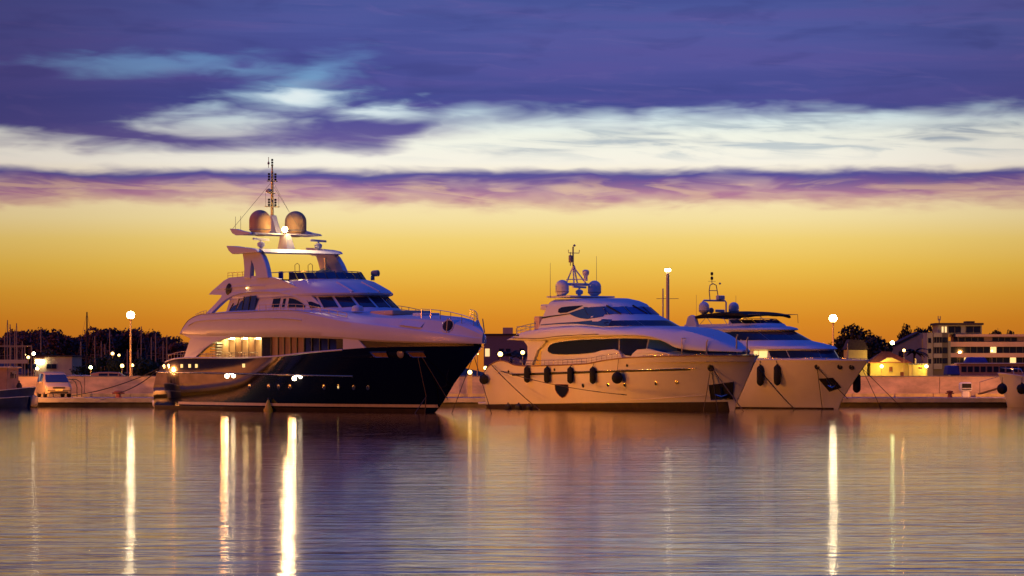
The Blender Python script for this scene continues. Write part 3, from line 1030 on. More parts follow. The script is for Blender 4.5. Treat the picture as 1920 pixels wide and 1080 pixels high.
pyl = MB(True).plate([(-.55, 0), (.85, 0), (.35, 1.05), (-.35, 1.05)], lambda a, b: (12.2 + a, .28 - .1 * b, 9.62 + b), lambda a, b: (12.2 + a, -.28 + .1 * b, 9.62 + b)).build('mast_pylon', M['gelcoat'], Y1, bevel=0.05)
# --- upper platform with domes
plat = MB(True)
plat.grid([[(u, v, z) for u, z in ((10.2, 10.62), (10.4, 10.72), (11.5, 10.74), (12.5, 10.66), (12.5, 10.60), (11.2, 10.58), (10.2, 10.60))] for v in frange(2.3, -2.3, 8)])
platform = plat.build('dome_platform', M['gelcoat'], Y1, smooth=35)
for sd in (1, -1):
    MB(True).plate([(9.6, 11.02), (9.95, 10.72), (10.4, 10.58), (12.4, 10.58), (12.2, 10.70), (11.4, 10.80), (10.5, 10.96)], lambda a, b, s_=sd: (a, 2.46 * s_, b), lambda a, b, s_=sd: (a, 2.26 * s_, b)).build('platform_fin', M['gelcoat'], platform, bevel=0.03)
    dome(11.25, 1.22 * sd, 11.46, .66, Y1, M['dome'])
    radar(12.8, 1.95 * sd, 9.68, Y1)
    for du in (-.55, -.2):
        MB(True).tube([(11.0 + du * 2, 2.2 * sd, 10.7), (11.0 + du * 2, 2.2 * sd, 11.75)], .012, 5).build('whip_aerial', M['grey'], Y1)
MB(True).plate([(-.5, 0), (.8, 0), (.15, 1.15), (-.15, 1.15)], lambda a, b: (10.6 + a, .16, 10.7 + b), lambda a, b: (10.6 + a, -.16, 10.7 + b)).build('mast_foot', M['gelcoat'], Y1, bevel=0.04)
mast1 = MB(True).tube([(10.5, 0, 10.7), (10.5, 0, 14.55)], [.11, .07], 10).tube([(10.5, 0, 14.5), (10.5, 0, 14.85)], .05, 8).build('mast', M['brass'], Y1, smooth=50)
for z, w in ((12.38, .5), (13.94, .36), (13.2, .22)):
    MB(True).bar((10.5, -w, z), (10.5, w, z), .06, .05).build('crosstree', M['brass'], mast1)
for z in (12.4, 13.96):
    for v in (-.22, .22):
        ll = MB(True)
        for k in range(3):
            ll.lathe((10.5, v, z + .02 + k * .16), [(.055, 0), (.075, .03), (.075, .1), (.05, .13)], 8)
        ll.build('navigation_light', M['dark'], mast1, smooth=50)
tl = MB(True)
for k in range(3):
    tl.lathe((10.5, 0, 14.85 + k * .16), [(.05, 0), (.07, .03), (.07, .1), (.045, .13)], 8)
tl.build('masthead_light', M['dark'], mast1, smooth=50)
MB(True).tube([(10.5, .25, 14.75), (10.5, .25, 15.4)], .02, 5).lathe((10.5, .25, 14.95), [(.05, 0), (.08, .08), (.02, .2)], 8).build('wind_sensor', M['grey'], mast1, smooth=50)
MB(True).lathe((10.6, .28, 13.2), [(.02, 0), (.2, .06), (.17, .2), (.05, .28)], 12).build('horn_dome', M['brass'], mast1, smooth=50)
for v0, z0, p in ((.12, 13.8, (9.7, 2.3, 11.0)), (-.12, 13.8, (9.7, -2.3, 11.0)), (.45, 12.4, (10.5, .45, 13.2)), (-.45, 12.4, (10.5, -.45, 13.2)), (-.1, 13.6, (12.3, -1.1, 10.75))):
    MB(True).tube([(10.5, v0, z0), p], .011, 4).build('stay', M['grey'], mast1)
fl_ = MB(True).tube([(12.3, .4, 10.66), (12.95, .45, 10.70)], .04, 6).lathe((12.95, .45, 10.74), [(.10, -.14), (.13, 0), (.05, .05)], 10).build('mast_floodlight', M['grey'], Y1, smooth=50)
MB(True).ball((13.0, .45, 10.88), .17, 14, 10).build('bulb', M['mast_lamp'], fl_, smooth=60)
mld = bpy.data.lights.new('floodlight_beam', 'SPOT')
mld.energy, mld.color, mld.spot_size, mld.spot_blend, mld.shadow_soft_size = 750, (1.0, .66, .30), R(170), .3, .2
mlo = bpy.data.objects.new('floodlight_beam', mld)
C.objects.link(mlo)
mlo.parent = fl_
mlo.location = (13.4, -.45, 10.88)
mlo.rotation_euler = Vector((-1.0, .1, .1)).to_track_quat('Z', 'Y').to_euler()
# hull floodlights on both sides; the ones on the far side flood the neighbouring hull
def hull_flood(root, hull, u, z, sd, watts, bulb='hull_lamp', col=(1.0, .30, .012)):
    p = hull.at(u, z - .14, .22, sd)
    hf = MB(True).tube([hull.at(u, z + .06, .0, sd), p + Vector((0, .02 * sd, .12))], .03, 6).build('hull_floodlight', M['steel'], root)
    MB(True).ball(tuple(p), .12, 12, 8).build('bulb', M[bulb], hf, smooth=60)
    if watts:
        ld = bpy.data.lights.new('floodlight_beam', 'SPOT')
        ld.energy = watts
        ld.color = col
        ld.spot_size = R(150)
        ld.spot_blend = 1.0
        ld.shadow_soft_size = .2
        lo = bpy.data.objects.new('floodlight_beam', ld)
        C.objects.link(lo)
        lo.parent = hf
        q = p + Vector((0, .2 * sd, 0))
        lo.location = (q.x, -q.y, q.z)
        lo.rotation_euler = Vector((0, 1 * sd, 0)).to_track_quat('Z', 'Y').to_euler()
    return hf


def added_flood(root, p, aim, watts, col=(1.0, .34, .08), cone=165):
    """added fill light on an invented bracket; p and aim in the boat's own axes (x forward, y port)"""
    hf = MB().tube([(p[0], p[1], p[2] - .35), (p[0], p[1], p[2])], .03, 6).box((p[0], p[1], p[2] + .08), (.22, .22, .16)).build('added_floodlight', M['grey'], root)  # invented bracket lamp, added as warm fill
    ld = bpy.data.lights.new('floodlight_beam', 'SPOT')
    ld.energy = watts
    ld.color = col
    ld.spot_size = R(cone)
    ld.spot_blend = 1.0
    ld.shadow_soft_size = .15
    lo = bpy.data.objects.new('floodlight_beam', ld)
    C.objects.link(lo)
    lo.parent = hf
    d = Vector(aim).normalized()
    lo.location = Vector(p) + Vector((0, 0, .08)) + d * .25
    lo.rotation_euler = (-d).to_track_quat('Z', 'Y').to_euler()
    return hf


added_flood(Y1, (.9, 0, 3.0), (-.9, .3, -.15), 3200)  # hidden behind the stern, added to light the quay wall
for u in (12.05, 20.1):
    hull_flood(Y1, H1, u, rubz(u), 1, 500, col=(1.0, .42, .12))
for u in (12.05, 20.1, 27.0):
    hull_flood(Y1, H1, u, rubz(u), -1, 2250, 'sodium_small')

# --- rails
rail([(u, d1x(u) - .35, curve_tab(u, ZM1) + .03) for u in frange(15.2, 25.2, 11)], .36, M['brass'], Y1, r=.02)
rail([(u, -(d1x(u) - .35), curve_tab(u, ZM1) + .03) for u in frange(15.2, 25.2, 11)], .36, M['brass'], Y1, r=.02)
for sd in (1, -1):
    rail([(u, max(d1x(u) - .55, .1) * sd, curve_tab(u, ZT1) + .03) for u in frange(31.2, 34.4, 5)], .5, M['steel'], Y1, r=.018)
    rail([(u, (vw(u, 8) - .12) * sd, 8.0) for u in frange(9.6, 12.2, 4)], .32, M['brass'], Y1, r=.018)
    rail([(u, (curve_tab(u, D1) - .2) * sd, curve_tab(u, S1) - .02) for u in frange(2.4, 5.6, 6)], .42, M['brass'], Y1, r=.022, mid=False)
    rail([(u, (d1x(u) - .4) * sd, curve_tab(u, ZM1)) for u in frange(6.4, 8.0, 4)], .25, M['brass'], Y1, r=.015)
    rail([(u, (curve_tab(u, D1) - .15) * sd, 3.12) for u in frange(7.6, 15.4, 9)], .32, M['steel'], Y1, r=.016)
rail([(2.0, v, 2.8) for v in frange(2.9, -2.9, 6)], .62, M['brass'], Y1, r=.022)
# bathing platform
MB(True).box((-.55, 0, .42), (1.5, 5.0, .14)).build('bathing_platform', M['gelcoat'], Y1, bevel=0.04)
MB(True).box((-.2, 1.7, .3), (.9, .3, .3)).build('platform_bracket', M['steel'], Y1)

# ------------------------------------------------------------------ the middle white yacht
Y2 = boat_root('motor_yacht', 'middle white motor yacht with dark wave-shaped windows and six black fenders along its hull', .475, 199.0, 57)
D2 = [(0, 2.7), (2, 2.86), (4, 2.95), (10, 3.05), (15, 2.95), (18, 2.65), (20.5, 2.18), (22.5, 1.55), (24, .85), (24.7, .35), (25, .03)]
W2 = [(0, 2.5), (.25, 2.7), (.5, 2.6), (.7, 2.05), (.84, 1.25), (.93, .6), (1, .02)]
S2 = [(0, 2.35), (.6, 2.68), (1.9, 3.0), (2.9, 2.98), (4.0, 2.74), (6.2, 2.68), (12, 2.79), (13.7, 2.97), (16.3, 3.14), (21.4, 3.22), (25, 3.22)]
ST2 = [(-.7, 22.2), (0, 22.85), (.5, 23.1), (1.6, 23.9), (3.22, 25.0), (4, 25.6)]
H2 = Hull(25, D2, W2, S2, ST2, fl_bow=1.35)
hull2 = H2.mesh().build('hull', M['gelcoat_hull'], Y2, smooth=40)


def boot2(u): return .24 + .014 * u


H2.strip(-.3, boot2, .014, .03).build('bottom_paint', M['antifoul'], hull2, smooth=40)


def wale(u): return 2.10 + .0195 * (u - 3.6)


for sd in (1, -1):
    wl_ = H2.strip(lambda u: wale(u) - .055, lambda u: wale(u) + .055, .012, 3.6, 20.9, sides=(sd,)).build('wale_groove', M['dark'], hull2, smooth=40)
    MB(True).tube([H2.at(u, wale(u) + .07, .03, sd) for u in frange(3.4, 21.3, 40)], .028, 6).build('wale_rail', M['steel'], wl_, smooth=60)
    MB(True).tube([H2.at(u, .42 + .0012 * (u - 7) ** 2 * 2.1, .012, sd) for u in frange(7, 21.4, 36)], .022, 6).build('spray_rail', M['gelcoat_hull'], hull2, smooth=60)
    MB(True).tube([H2.at(u, curve_tab(u, S2), 0.0, sd) for u in frange(.3, 24.9, 80)], .045, 6).build('cap_rail', M['teak'], hull2, smooth=60)
    # anchor pocket
    q = [(21.75, 1.52), (23.35, 1.72), (22.95, .72), (21.55, .66)]
    ap = MB(True)
    ap.grid([[H2.at(q[0][0] + (q[1][0] - q[0][0]) * i / 6 + ((q[3][0] - q[0][0]) + ((q[2][0] - q[1][0]) - (q[3][0] - q[0][0])) * i / 6) * k / 4,
                    (q[0][1] + (q[1][1] - q[0][1]) * i / 6) * (1 - k / 4) + (q[3][1] + (q[2][1] - q[3][1]) * i / 6) * k / 4, .016, sd) for k in range(5)] for i in range(7)])
    pk = ap.build('anchor_pocket', M['dark'], hull2, smooth=40)
    an = MB(True)
    c0 = H2.at(22.5, 1.45, .05, sd)
    c1 = H2.at(22.35, .86, .08, sd)
    an.tube([c0, c1], .05, 6)
    an.tube([H2.at(21.95, 1.0, .10, sd), c1, H2.at(22.75, 1.0, .10, sd)], [.03, .09, .03], 6)
    an.build('anchor', M['steel'], pk, smooth=50)
    pts_ = [H2.at(a, b, .02, sd) for a, b in q + q[:1]]
    MB(True).tube(pts_, .03, 6).build('pocket_rim', M['steel'], pk, smooth=60)
    # bow fairlead
    MB(True).lathe(H2.at(22.3, 2.52, .02, sd), [(.19, -.03), (.21, .02), (.14, .05), (.1, .0)], 14, axis=(.45, .85 * sd, -.25)).build('fairlead', M['dark'], hull2, smooth=50)
for u, z in ((9.27, 1.32), (11.56, 1.47), (13.99, 1.54), (15.5, 1.54), (18.08, 1.61), (19.63, 1.70)):
    if u == 9.27:
        continue
    po = MB(True).lathe(H2.at(u, z, .012), [(.13, -.03), (.13, .02), (.10, .03)], 14, axis=(.08, 1, -.15)).build('porthole', M['steel'], hull2, smooth=50)
    MB(True).lathe(H2.at(u, z, .02), [(.1, -.02), (.1, .02), (.02, .03)], 14, axis=(.08, 1, -.15)).build('pane', M['glass'], po, smooth=50)
for u, z in ((3.2, 2.34), (8.6, 2.44), (16.0, 2.68)):
    MB(True).lathe(H2.at(u, z, .012), [(.09, -.02), (.09, .02), (.02, .025)], 10, axis=(0, 1, 0)).build('scupper', M['dark'], hull2, smooth=50)
# shield-shaped hull window
cols = [(8.55, 1.2, 1.52), (8.7, 1.02, 1.53), (8.95, .84, 1.53), (9.25, .72, 1.53), (9.55, .80, 1.53), (9.8, .98, 1.53), (9.98, 1.2, 1.52)]
shw = MB(True).grid([[H2.at(u, a + (b - a) * k / 3, .016) for k in range(4)] for u, a, b in cols]).build('shield_window', M['glass'], hull2, smooth=50)
MB(True).tube([H2.at(u, b, .02) for u, a, b in cols] + [H2.at(u, a, .02) for u, a, b in reversed(cols)] + [H2.at(cols[0][0], cols[0][2], .02)], .025, 6).build('window_rim', M['redbrown'], shw, smooth=60)
MB(True).grid([[(u, curve_tab(u, D2) * .98 * f, curve_tab(u, S2) - .35) for f in (1, .5, 0, -.5, -1)] for u in frange(.4, 24.6, 30)]).build('main_deck', M['teak'], Y2)
# stern gate and platform
MB(True).box((-.55, 0, .3), (1.3, 4.8, .14)).build('bathing_platform', M['gelcoat'], Y2, bevel=.04)

# main deck house with the long window
B2 = House([(2.5, 15.2, 5.6, 2.42), (3.4, 15.0, 5.3, 2.42), (4.5, 14.6, 4.6, 2.36)], 6.2)
mh = B2.mesh().build('deck_house', M['gelcoat'], Y2, smooth=30)
lw = [(6.95, 3.62, 3.78), (7.15, 3.5, 3.96), (7.5, 3.43, 4.07), (8.2, 3.38, 4.16), (9.2, 3.37, 4.22), (10.5, 3.40, 4.28), (12, 3.47, 4.30), (13.4, 3.55, 4.30), (14.6, 3.60, 4.30)]
for sd in (1, -1):
    lwo = B2.side_pane(lw, .03, sd).build('saloon_window', M['glass'], mh, smooth=50)
    MB(True).tube([B2.side(u, b, .035, sd) for u, a, b in lw] + [B2.side(u, a, .035, sd) for u, a, b in reversed(lw)], .02, 5).build('window_rim', M['steel'], lwo, smooth=60)
    B2.side_pane([(14.7, 3.6, 4.3), (15.3, 3.3, 4.3), (16.2, 3.2, 4.28), (17.1, 3.28, 4.24)], .03, sd).build('saloon_window', M['glass'], mh, smooth=50)
    B2.side_pane([(17.2, 3.3, 4.22), (18.0, 3.4, 4.16), (18.8, 3.5, 3.9), (19.4, 3.56, 3.66)], .03, sd).build('saloon_window', M['glass_blue'], mh, smooth=50)
    # coaming waves on the side deck
    for pl in ([(11.2, 2.7), (12.2, 3.42), (13.2, 3.60), (14.4, 3.66), (14.9, 3.56), (15.3, 3.05), (15.4, 2.9)], [(15.8, 2.95), (16.2, 3.4), (16.6, 3.62), (17.6, 3.66), (18.8, 3.45), (20.4, 3.2)]):
        MB(True).plate(pl, lambda a, b, s_=sd: (a, (curve_tab(a, D2) - .32) * s_, b), lambda a, b, s_=sd: (a, (curve_tab(a, D2) - .44) * s_, b)).build('coaming', M['gelcoat'], Y2, bevel=.03)
    # pillar that carries the overhang
    MB(True).plate([(4.6, 2.7), (5.4, 2.7), (6.0, 3.6), (7.0, 4.2), (4.4, 4.3), (4.9, 3.9), (4.9, 3.2)], lambda a, b, s_=sd: (a, 2.62 * s_, b), lambda a, b, s_=sd: (a, 2.40 * s_, b)).build('overhang_pillar', M['gelcoat'], Y2, bevel=.05)
# upper body: overhang aft, sloping coachroof forward
ZL2 = [(2.55, 4.32), (6.3, 4.22), (9.3, 4.36), (14.4, 4.42), (16.9, 4.40), (18.0, 4.28), (18.9, 4.02), (19.7, 3.7), (21, 3.52), (24.0, 3.42)]
ZM2 = [(2.55, 4.36), (3.4, 4.63), (4.9, 4.86), (7.1, 5.0), (10.7, 5.05), (12.9, 4.9), (15, 4.80), (17, 4.66), (18.6, 4.42), (20, 4.1), (22, 3.78), (24.0, 3.48)]
ZT2 = [(2.55, 4.38), (3.4, 4.64), (5, 4.88), (7, 5.02), (10.7, 5.07), (13, 5.0), (17, 4.98), (19.4, 4.76), (21, 4.46), (22.6, 4.0), (24.0, 3.52)]


def sec2(u):
    d = curve_tab(u, D2) - .24 - .30 * max(0, min(1, (u - 17) / 6))
    d = max(d, .25)
    zl, zm, zt = curve_tab(u, ZL2), curve_tab(u, ZM2), curve_tab(u, ZT2)
    zt = max(zt, zm + .01)
    h = zm - zl
    return [(d * .86, zl + .03), (d * .95, zl), (d * .99, zl + .12 * h), (d, zl + .28 * h), (d * .985, zl + .62 * h), (d * .96, zm - .05), (d * .94, zm), (d * .86, zm + (zt - zm) * .5 + .02), (d * .68, zt + .01), (d * .35, zt + .04), (0, zt + .05)]


body2 = body_loft(frange(2.55, 24.0, 90), sec2).build('upper_deck_body', M['gelcoat'], Y2, smooth=32)
for sd in (1, -1):
    MB(True).tube([(u, (curve_tab(u, D2) - .22) * sd, curve_tab(u, ZL2) + .16) for u in frange(3.0, 13, 30)], .02, 6).build('styling_line', M['dark'], body2, smooth=60)
    MB(True).box((3.75, 2.64 * sd, 4.6), (.55, .08, .09)).build('vent_slot', M['dark'], body2)
    B3 = [(u, (max(curve_tab(u, D2) - .24 - .30 * max(0, min(1, (u - 17) / 6)), .25) * .985 + .015) * sd) for u in frange(19.8, 23.7, 12)]
    MB(True).grid([[(u, v * .97, curve_tab(u, ZL2) - .16 + .18 * k) for k in (0, 1)] for u, v in B3]).build('coachroof_glazing', M['glass'], body2)
# sky lounge
U2 = House([(4.9, 12.5, 4.05, 2.34), (5.05, 12.4, 4.0, 2.32), (5.45, 11.5, 3.8, 2.24), (5.74, 10.75, 3.6, 2.16), (6.28, 10.05, 3.3, 2.02), (6.45, 9.9, 3.2, 1.98), (6.66, 9.5, 2.85, 1.82), (6.82, 9.0, 2.4, 1.5)], 5.7, .35)
uh = U2.mesh().build('sky_lounge', M['gelcoat'], Y2, smooth=26)
for a, b in ((86, 58), (56, 28), (26, -4), (-6, -34), (-36, -66)):
    pn = U2.front_pane(a, b, 5.80, 6.24, .02).build('windscreen_pane', M['glass_blue'], uh, smooth=30)
    MB(True).tube([U2.front(R(q), z, .022) for q, z in ((a, 5.79), (b, 5.79), (b, 6.25), (a, 6.25), (a, 5.79))], .022, 5).build('pane_frame', M['dark'], pn)
for ph in (44, 6):
    MB(True).tube([U2.front(R(ph + 6), 6.34, .06), U2.front(R(ph - 4), 5.82, .05)], .05, 6).build('wiper', M['dark'], uh)
for a, b in ((78, 34), (34, -10), (-10, -56)):
    U2.front_pane(a - .3, b + .3, 5.06, 5.40, .02).build('lower_windscreen', M['glass'], uh, smooth=30)
for sd in (1, -1):
    U2.side_pane([(7.6, 6.0, 6.2), (7.9, 5.94, 6.3), (8.6, 5.96, 6.34), (9.4, 6.12, 6.36), (10.2, 6.34, 6.37)], .03, sd).build('side_window', M['glass'], uh)
    U2.side_pane([(8.9, 5.88, 5.92), (9.6, 5.70, 6.06), (10.3, 5.58, 6.18), (11.0, 5.52, 6.26), (11.8, 5.58, 6.28), (12.4, 5.66, 6.27)], .03, sd).build('side_window', M['glass_blue'], uh, smooth=50)
    U2.side_pane([(5.95, 5.62, 5.72), (7.0, 5.72, 5.80), (8.2, 5.80, 5.86), (9.0, 5.86, 5.92)], .03, sd).build('dark_stripe', M['dark'], uh)
    U2.side_pane([(5.95, 5.20, 5.26), (8, 5.26, 5.33), (10.0, 5.25, 5.37), (11.2, 5.16, 5.42), (12.6, 5.06, 5.50), (13.3, 5.04, 5.46)], .03, sd).build('side_window', M['glass_blue'], uh, smooth=50)
    MB(True).box((5.55, 1.6 * sd, 6.35), (.7, .5, .34)).build('aft_overhang', M['gelcoat'], uh, bevel=.08)
MB(True).box((5.7, 0, 5.06), (.9, 3.4, .1)).build('aft_step', M['gelcoat'], uh)
# aft upper deck rail and locker
rail([(3.4 + .0 * v, v, 4.66) for v in frange(2.4, -2.4, 5)], .5, M['steel'], Y2, r=.018)
for sd in (1, -1):
    rail([(u, 2.45 * sd, curve_tab(u, ZM2) - .02) for u in frange(3.4, 5.6, 4)], .45, M['steel'], Y2, r=.018)
MB(True).box((5.1, 1.7, 5.35), (.6, .7, .85)).build('deck_locker', M['spandrel'], Y2, bevel=.05)
# rails and bow gates
for sd in (1, -1):
    rail([(u, (curve_tab(u, D2) - .08) * sd, curve_tab(u, S2) - .02) for u in frange(3.2, 15.6, 24)], .34, M['steel'], Y2, r=.014)
    rail([(u, max(curve_tab(u, D2) - .12, .06) * sd, curve_tab(u, S2) - .01) for u in frange(17.4, 24.8, 10)], .10, M['steel'], Y2, r=.016, mid=False)
gt = MB(True)
gt.tube([(20.3, 1.9, 3.25), (20.3, 1.9, 4.25), (20.3, .0 + .9, 4.25), (20.3, .9, 3.25)], .035, 6)
gt.build('boarding_frame', M['brass'], Y2, smooth=50)
for u, v, h in ((21.9, 1.3, .95), (23.6, .4, 1.25), (24.2, .1, 1.1)):
    MB(True).tube([(u, v, 3.2), (u, v, 3.2 + h * .85), (u + .05, v - .06, 3.2 + h)], .045, 8).build('mooring_post', M['brass'], Y2, smooth=50)
# roof equipment
MB(True).box((7.0, 0, 6.98), (2.6, 3.4, .10)).build('equipment_rack', M['gelcoat'], Y2, bevel=.03)
for sd in (1, -1):
    dome(6.75, 1.22 * sd, 7.62, .42, Y2, M['gelcoat'])
    MB(True).tube([(6.2, 1.75 * sd, 7.0), (6.2, 1.75 * sd, 9.35 + .25 * sd * -1)], [.02, .01], 5).build('whip_aerial', M['grey'], Y2)
ar = MB(True)
ar.tube([(6.4, 1.3, 7.0), (6.4, 1.2, 7.62), (6.5, .9, 7.78), (6.5, -.9, 7.78), (6.4, -1.2, 7.62), (6.4, -1.3, 7.0)], .09, 8)
ar.build('roof_arch', M['gelcoat'], Y2, smooth=50)
radar(7.0, .1, 7.02, Y2, .95)
m2 = MB(True)
for a, b in (((6.0, .45), (6.25, .16)), ((6.0, -.45), (6.25, -.05)), ((6.7, .3), (6.35, .12)), ((6.9, -.5), (6.35, -.05))):
    m2.tube([(a[0], a[1], 7.8), (b[0], b[1], 8.7), (6.3, .04, 9.0)], .05, 6)
m2.tube([(6.0, .4, 8.1), (6.8, -.4, 8.1)], .03, 5)
mast2 = m2.build('mast_tripod', M['gelcoat'], Y2, smooth=50)
MB(True).tube([(6.3, .1, 8.95), (6.3, .1, 10.15)], .05, 8).tube([(6.3, .3, 8.95), (6.3, .3, 9.8)], .03, 6).build('mast_pole', M['grey'], mast2, smooth=50)
MB(True).lathe((6.3, .3, 9.15), [(.10, 0), (.12, .05), (.12, .42), (.08, .46)], 10).build('navigation_light', M['grey'], mast2, smooth=50)
MB(True).tube([(6.3, .45, 9.95), (6.3, .45, 9.75), (6.3, -.35, 9.75), (6.3, -.38, 9.95)], .025, 5).build('crosstree', M['grey'], mast2)
MB(True).lathe((6.3, .0, 10.15), [(.03, 0), (.1, .06), (.02, .16)], 8).build('wind_sensor', M['grey'], mast2, smooth=50)
MB(True).lathe((6.9, -.45, 8.0), [(.12, 0), (.12, .3), (.2, .4), (.22, .62), (.1, .7)], 12).build('searchlight', M['gelcoat'], Y2, smooth=50)

added_flood(Y2, (.3, 0, 2.9), (-.9, .2, -.15), 2600)  # second added stern light for the wall
for u in (9.0, 14.5, 19.0):
    hull_flood(Y2, H2, u, wale(u) + .3, -1, 400, 'sodium_small')

# ------------------------------------------------------------------ the smaller white yacht on the right
Y3 = boat_root('motor_yacht', 'smallest white yacht on the right with black folded bimini top and square anchor plate', 10.213, 205.61, 57)
D3 = [(0, 2.35), (4, 2.55), (9, 2.6), (12, 2.5), (15, 2.15), (17, 1.72), (19, 1.06), (20.2, .5), (20.8, .15), (21, .03)]
W3 = [(0, 2.15), (.3, 2.3), (.5, 2.15), (.7, 1.6), (.85, .9), (.94, .4), (1, .02)]
S3 = [(0, 2.6), (8, 2.85), (13, 3.04), (21, 3.0)]
ST3 = [(-.6, 17.6), (0, 18.1), (.5, 18.45), (1.6, 19.5), (3.0, 21.0), (4, 22)]
H3 = Hull(21, D3, W3, S3, ST3, fl_bow=1.4)
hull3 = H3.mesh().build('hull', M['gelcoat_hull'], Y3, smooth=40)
H3.strip(-.3, .10, .014, .03).build('bottom_paint', M['antifoul'], hull3, smooth=40)
for sd in (1, -1):
    MB(True).tube([H3.at(u, curve_tab(u, S3), 0.0, sd) for u in frange(.3, 20.9, 60)], .05, 6).build('cap_rail', M['gelcoat'], hull3, smooth=60)
    q = [(17.45, 1.90), (18.45, 1.95), (18.75, 1.35), (17.85, 1.08)]
    MBp = MB(True)
    MBp.grid([[H3.at((q[0][0] * (1 - i / 4) + q[1][0] * i / 4) * (1 - k / 4) + (q[3][0] * (1 - i / 4) + q[2][0] * i / 4) * k / 4,
                     (q[0][1] * (1 - i / 4) + q[1][1] * i / 4) * (1 - k / 4) + (q[3][1] * (1 - i / 4) + q[2][1] * i / 4) * k / 4, .02, sd) for k in range(5)] for i in range(5)])
    ap = MBp.build('anchor_plate', M['dark'], hull3, smooth=40)
    MB(True).tube([H3.at(18.0, 1.85, .05, sd), H3.at(18.2, 1.4, .07, sd)], .05, 6).tube([H3.at(17.95, 1.5, .08, sd), H3.at(18.2, 1.36, .08, sd), H3.at(18.5, 1.52, .08, sd)], [.03, .07, .03], 6).build('anchor', M['steel'], ap, smooth=50)
    for u, z in ((17.7, 2.62), (19.2, 2.62), (19.9, 2.6)):
        MB(True).lathe(H3.at(u, z, .015, sd), [(.16, -.03), (.17, .015), (.11, .03), (.08, .0)], 12, axis=(.5, .8 * sd, -.2)).build('fairlead', M['dark'], hull3, smooth=50)
MB(True).grid([[(u, curve_tab(u, D3) * .98 * f, curve_tab(u, S3) - .1) for f in (1, .5, 0, -.5, -1)] for u in frange(.4, 20.8, 30)]).build('main_deck', M['gelcoat'], Y3)
A3 = House([(2.8, 12.6, 5.05, 2.22), (3.2, 12.45, 5.0, 2.22), (3.66, 12.2, 4.8, 2.2), (3.74, 12.35, 4.95, 2.32), (3.9, 12.2, 4.8, 2.3), (4.1, 11.5, 4.4, 2.15), (4.26, 10.85, 4.0, 1.98), (4.9, 9.75, 3.3, 1.78), (4.97, 9.95, 3.5, 1.92), (5.08, 9.9, 3.4, 1.9), (5.2, 9.6, 3.0, 1.75)], 3.2)
ah = A3.mesh().build('deck_house', M['gelcoat'], Y3, smooth=24)
for a, b in ((88, 52), (52, 16), (16, -20), (-20, -62)):
    A3.front_pane(a - .4, b + .4, 4.30, 4.86, .022).build('windscreen_pane', M['glass'], ah, smooth=30)
    A3.front_pane(min(a, 71) - .4, b + .4, 3.18, 3.63, .022).build('forward_window', M['glass'], ah, smooth=30)
for sd in (1, -1):
    A3.side_pane([(7.6, 4.5, 4.6), (8.6, 4.36, 4.8), (9.8, 4.30, 4.87), (10.8, 4.30, 4.86)], .022, sd).build('side_window', M['glass'], ah, smooth=50)
    for i, (u0, u1) in enumerate(((7.2, 9.4), (9.95, 10.7), (11.3, 11.95), (12.5, 12.92), (13.0, 13.75))):
        A3.side_pane([(u0, 3.2, 3.62), (u1, 3.2, 3.62)], .022, sd).build('cabin_window', M['lit_window' if i else 'glass'], ah)
    A3.side_pane([(10.75, 3.2, 3.62), (11.25, 3.2, 3.62)], .022, sd).build('cabin_window', M['glass_blue'], ah)
F3 = House([(5.05, 9.6, 2.9, 1.78), (5.38, 9.3, 2.7, 1.66)], 4.4)
F3.mesh().build('flybridge_coaming', M['gelcoat'], Y3, smooth=30)
G3 = House([(5.36, 9.35, 2.6, 1.62), (5.66, 8.9, 2.3, 1.56)], 6.0)
for i in range(7):
    a, b = 88 - i * 24, 88 - (i + 1) * 24
    pn = G3.front_pane(a - .8, b + .8, 5.38, 5.62, 0, nf=4).build('deflector_pane', M['glass'], Y3)
    MB(True).tube([G3.front(R(b), 5.36), G3.front(R(b), 5.68)], .018, 5).build('deflector_post', M['dark'], pn)
MB(True).tube([tuple(G3.front(R(88 - 12 * i), 5.68)) for i in range(15)], .022, 6).build('deflector_rail', M['steel'], Y3, smooth=60)
for sd in (1, -1):
    MB(True).plate([(4.6, 4.9), (6.2, 4.95), (5.6, 5.9), (5.2, 6.0), (4.9, 5.9)], lambda a, b, s_=sd: (a, (1.9 - .12 * (b - 5)) * s_, b), lambda a, b, s_=sd: (a, (1.65 - .12 * (b - 5)) * s_, b)).build('arch_leg', M['gelcoat'], Y3, bevel=.05)
    for ua, ub in ((5.4, 6.8), (7.0, 6.5), (8.6, 8.2)):
        MB(True).tube([(ua + .4, 1.6 * sd, 5.25), (ub, 1.55 * sd, 5.98)], .018, 5).build('bimini_strut', M['steel'], Y3)
    dome(5.9, 1.2 * sd, 6.52, .34, Y3, M['gelcoat'])
    MB(True).tube([(5.6, 1.6 * sd, 5.9), (5.6, 1.6 * sd, 7.3)], .010, 5).build('whip_aerial', M['grey'], Y3)
bim = []
for i, u in enumerate(frange(5.0, 11.2, 14)):
    zc = lerp_tab(u, [(5.0, 5.82), (6.2, 6.0), (8.5, 6.1), (10.6, 6.02), (11.2, 5.9)])
    bim.append([(u, v, zc + .10 * (1 - (v / 1.75) ** 2) - (.14 if abs(v) > 1.7 else 0) + (.02 if i % 3 == 0 else 0)) for v in (1.75, 1.7, 1.2, .6, 0, -.6, -1.2, -1.7, -1.75)])
bmb = MB(True).grid(bim)
bo = bmb.build('bimini_top', M['canvas'], Y3, smooth=50)
so = bo.modifiers.new('solid', 'SOLIDIFY')
so.thickness = .14
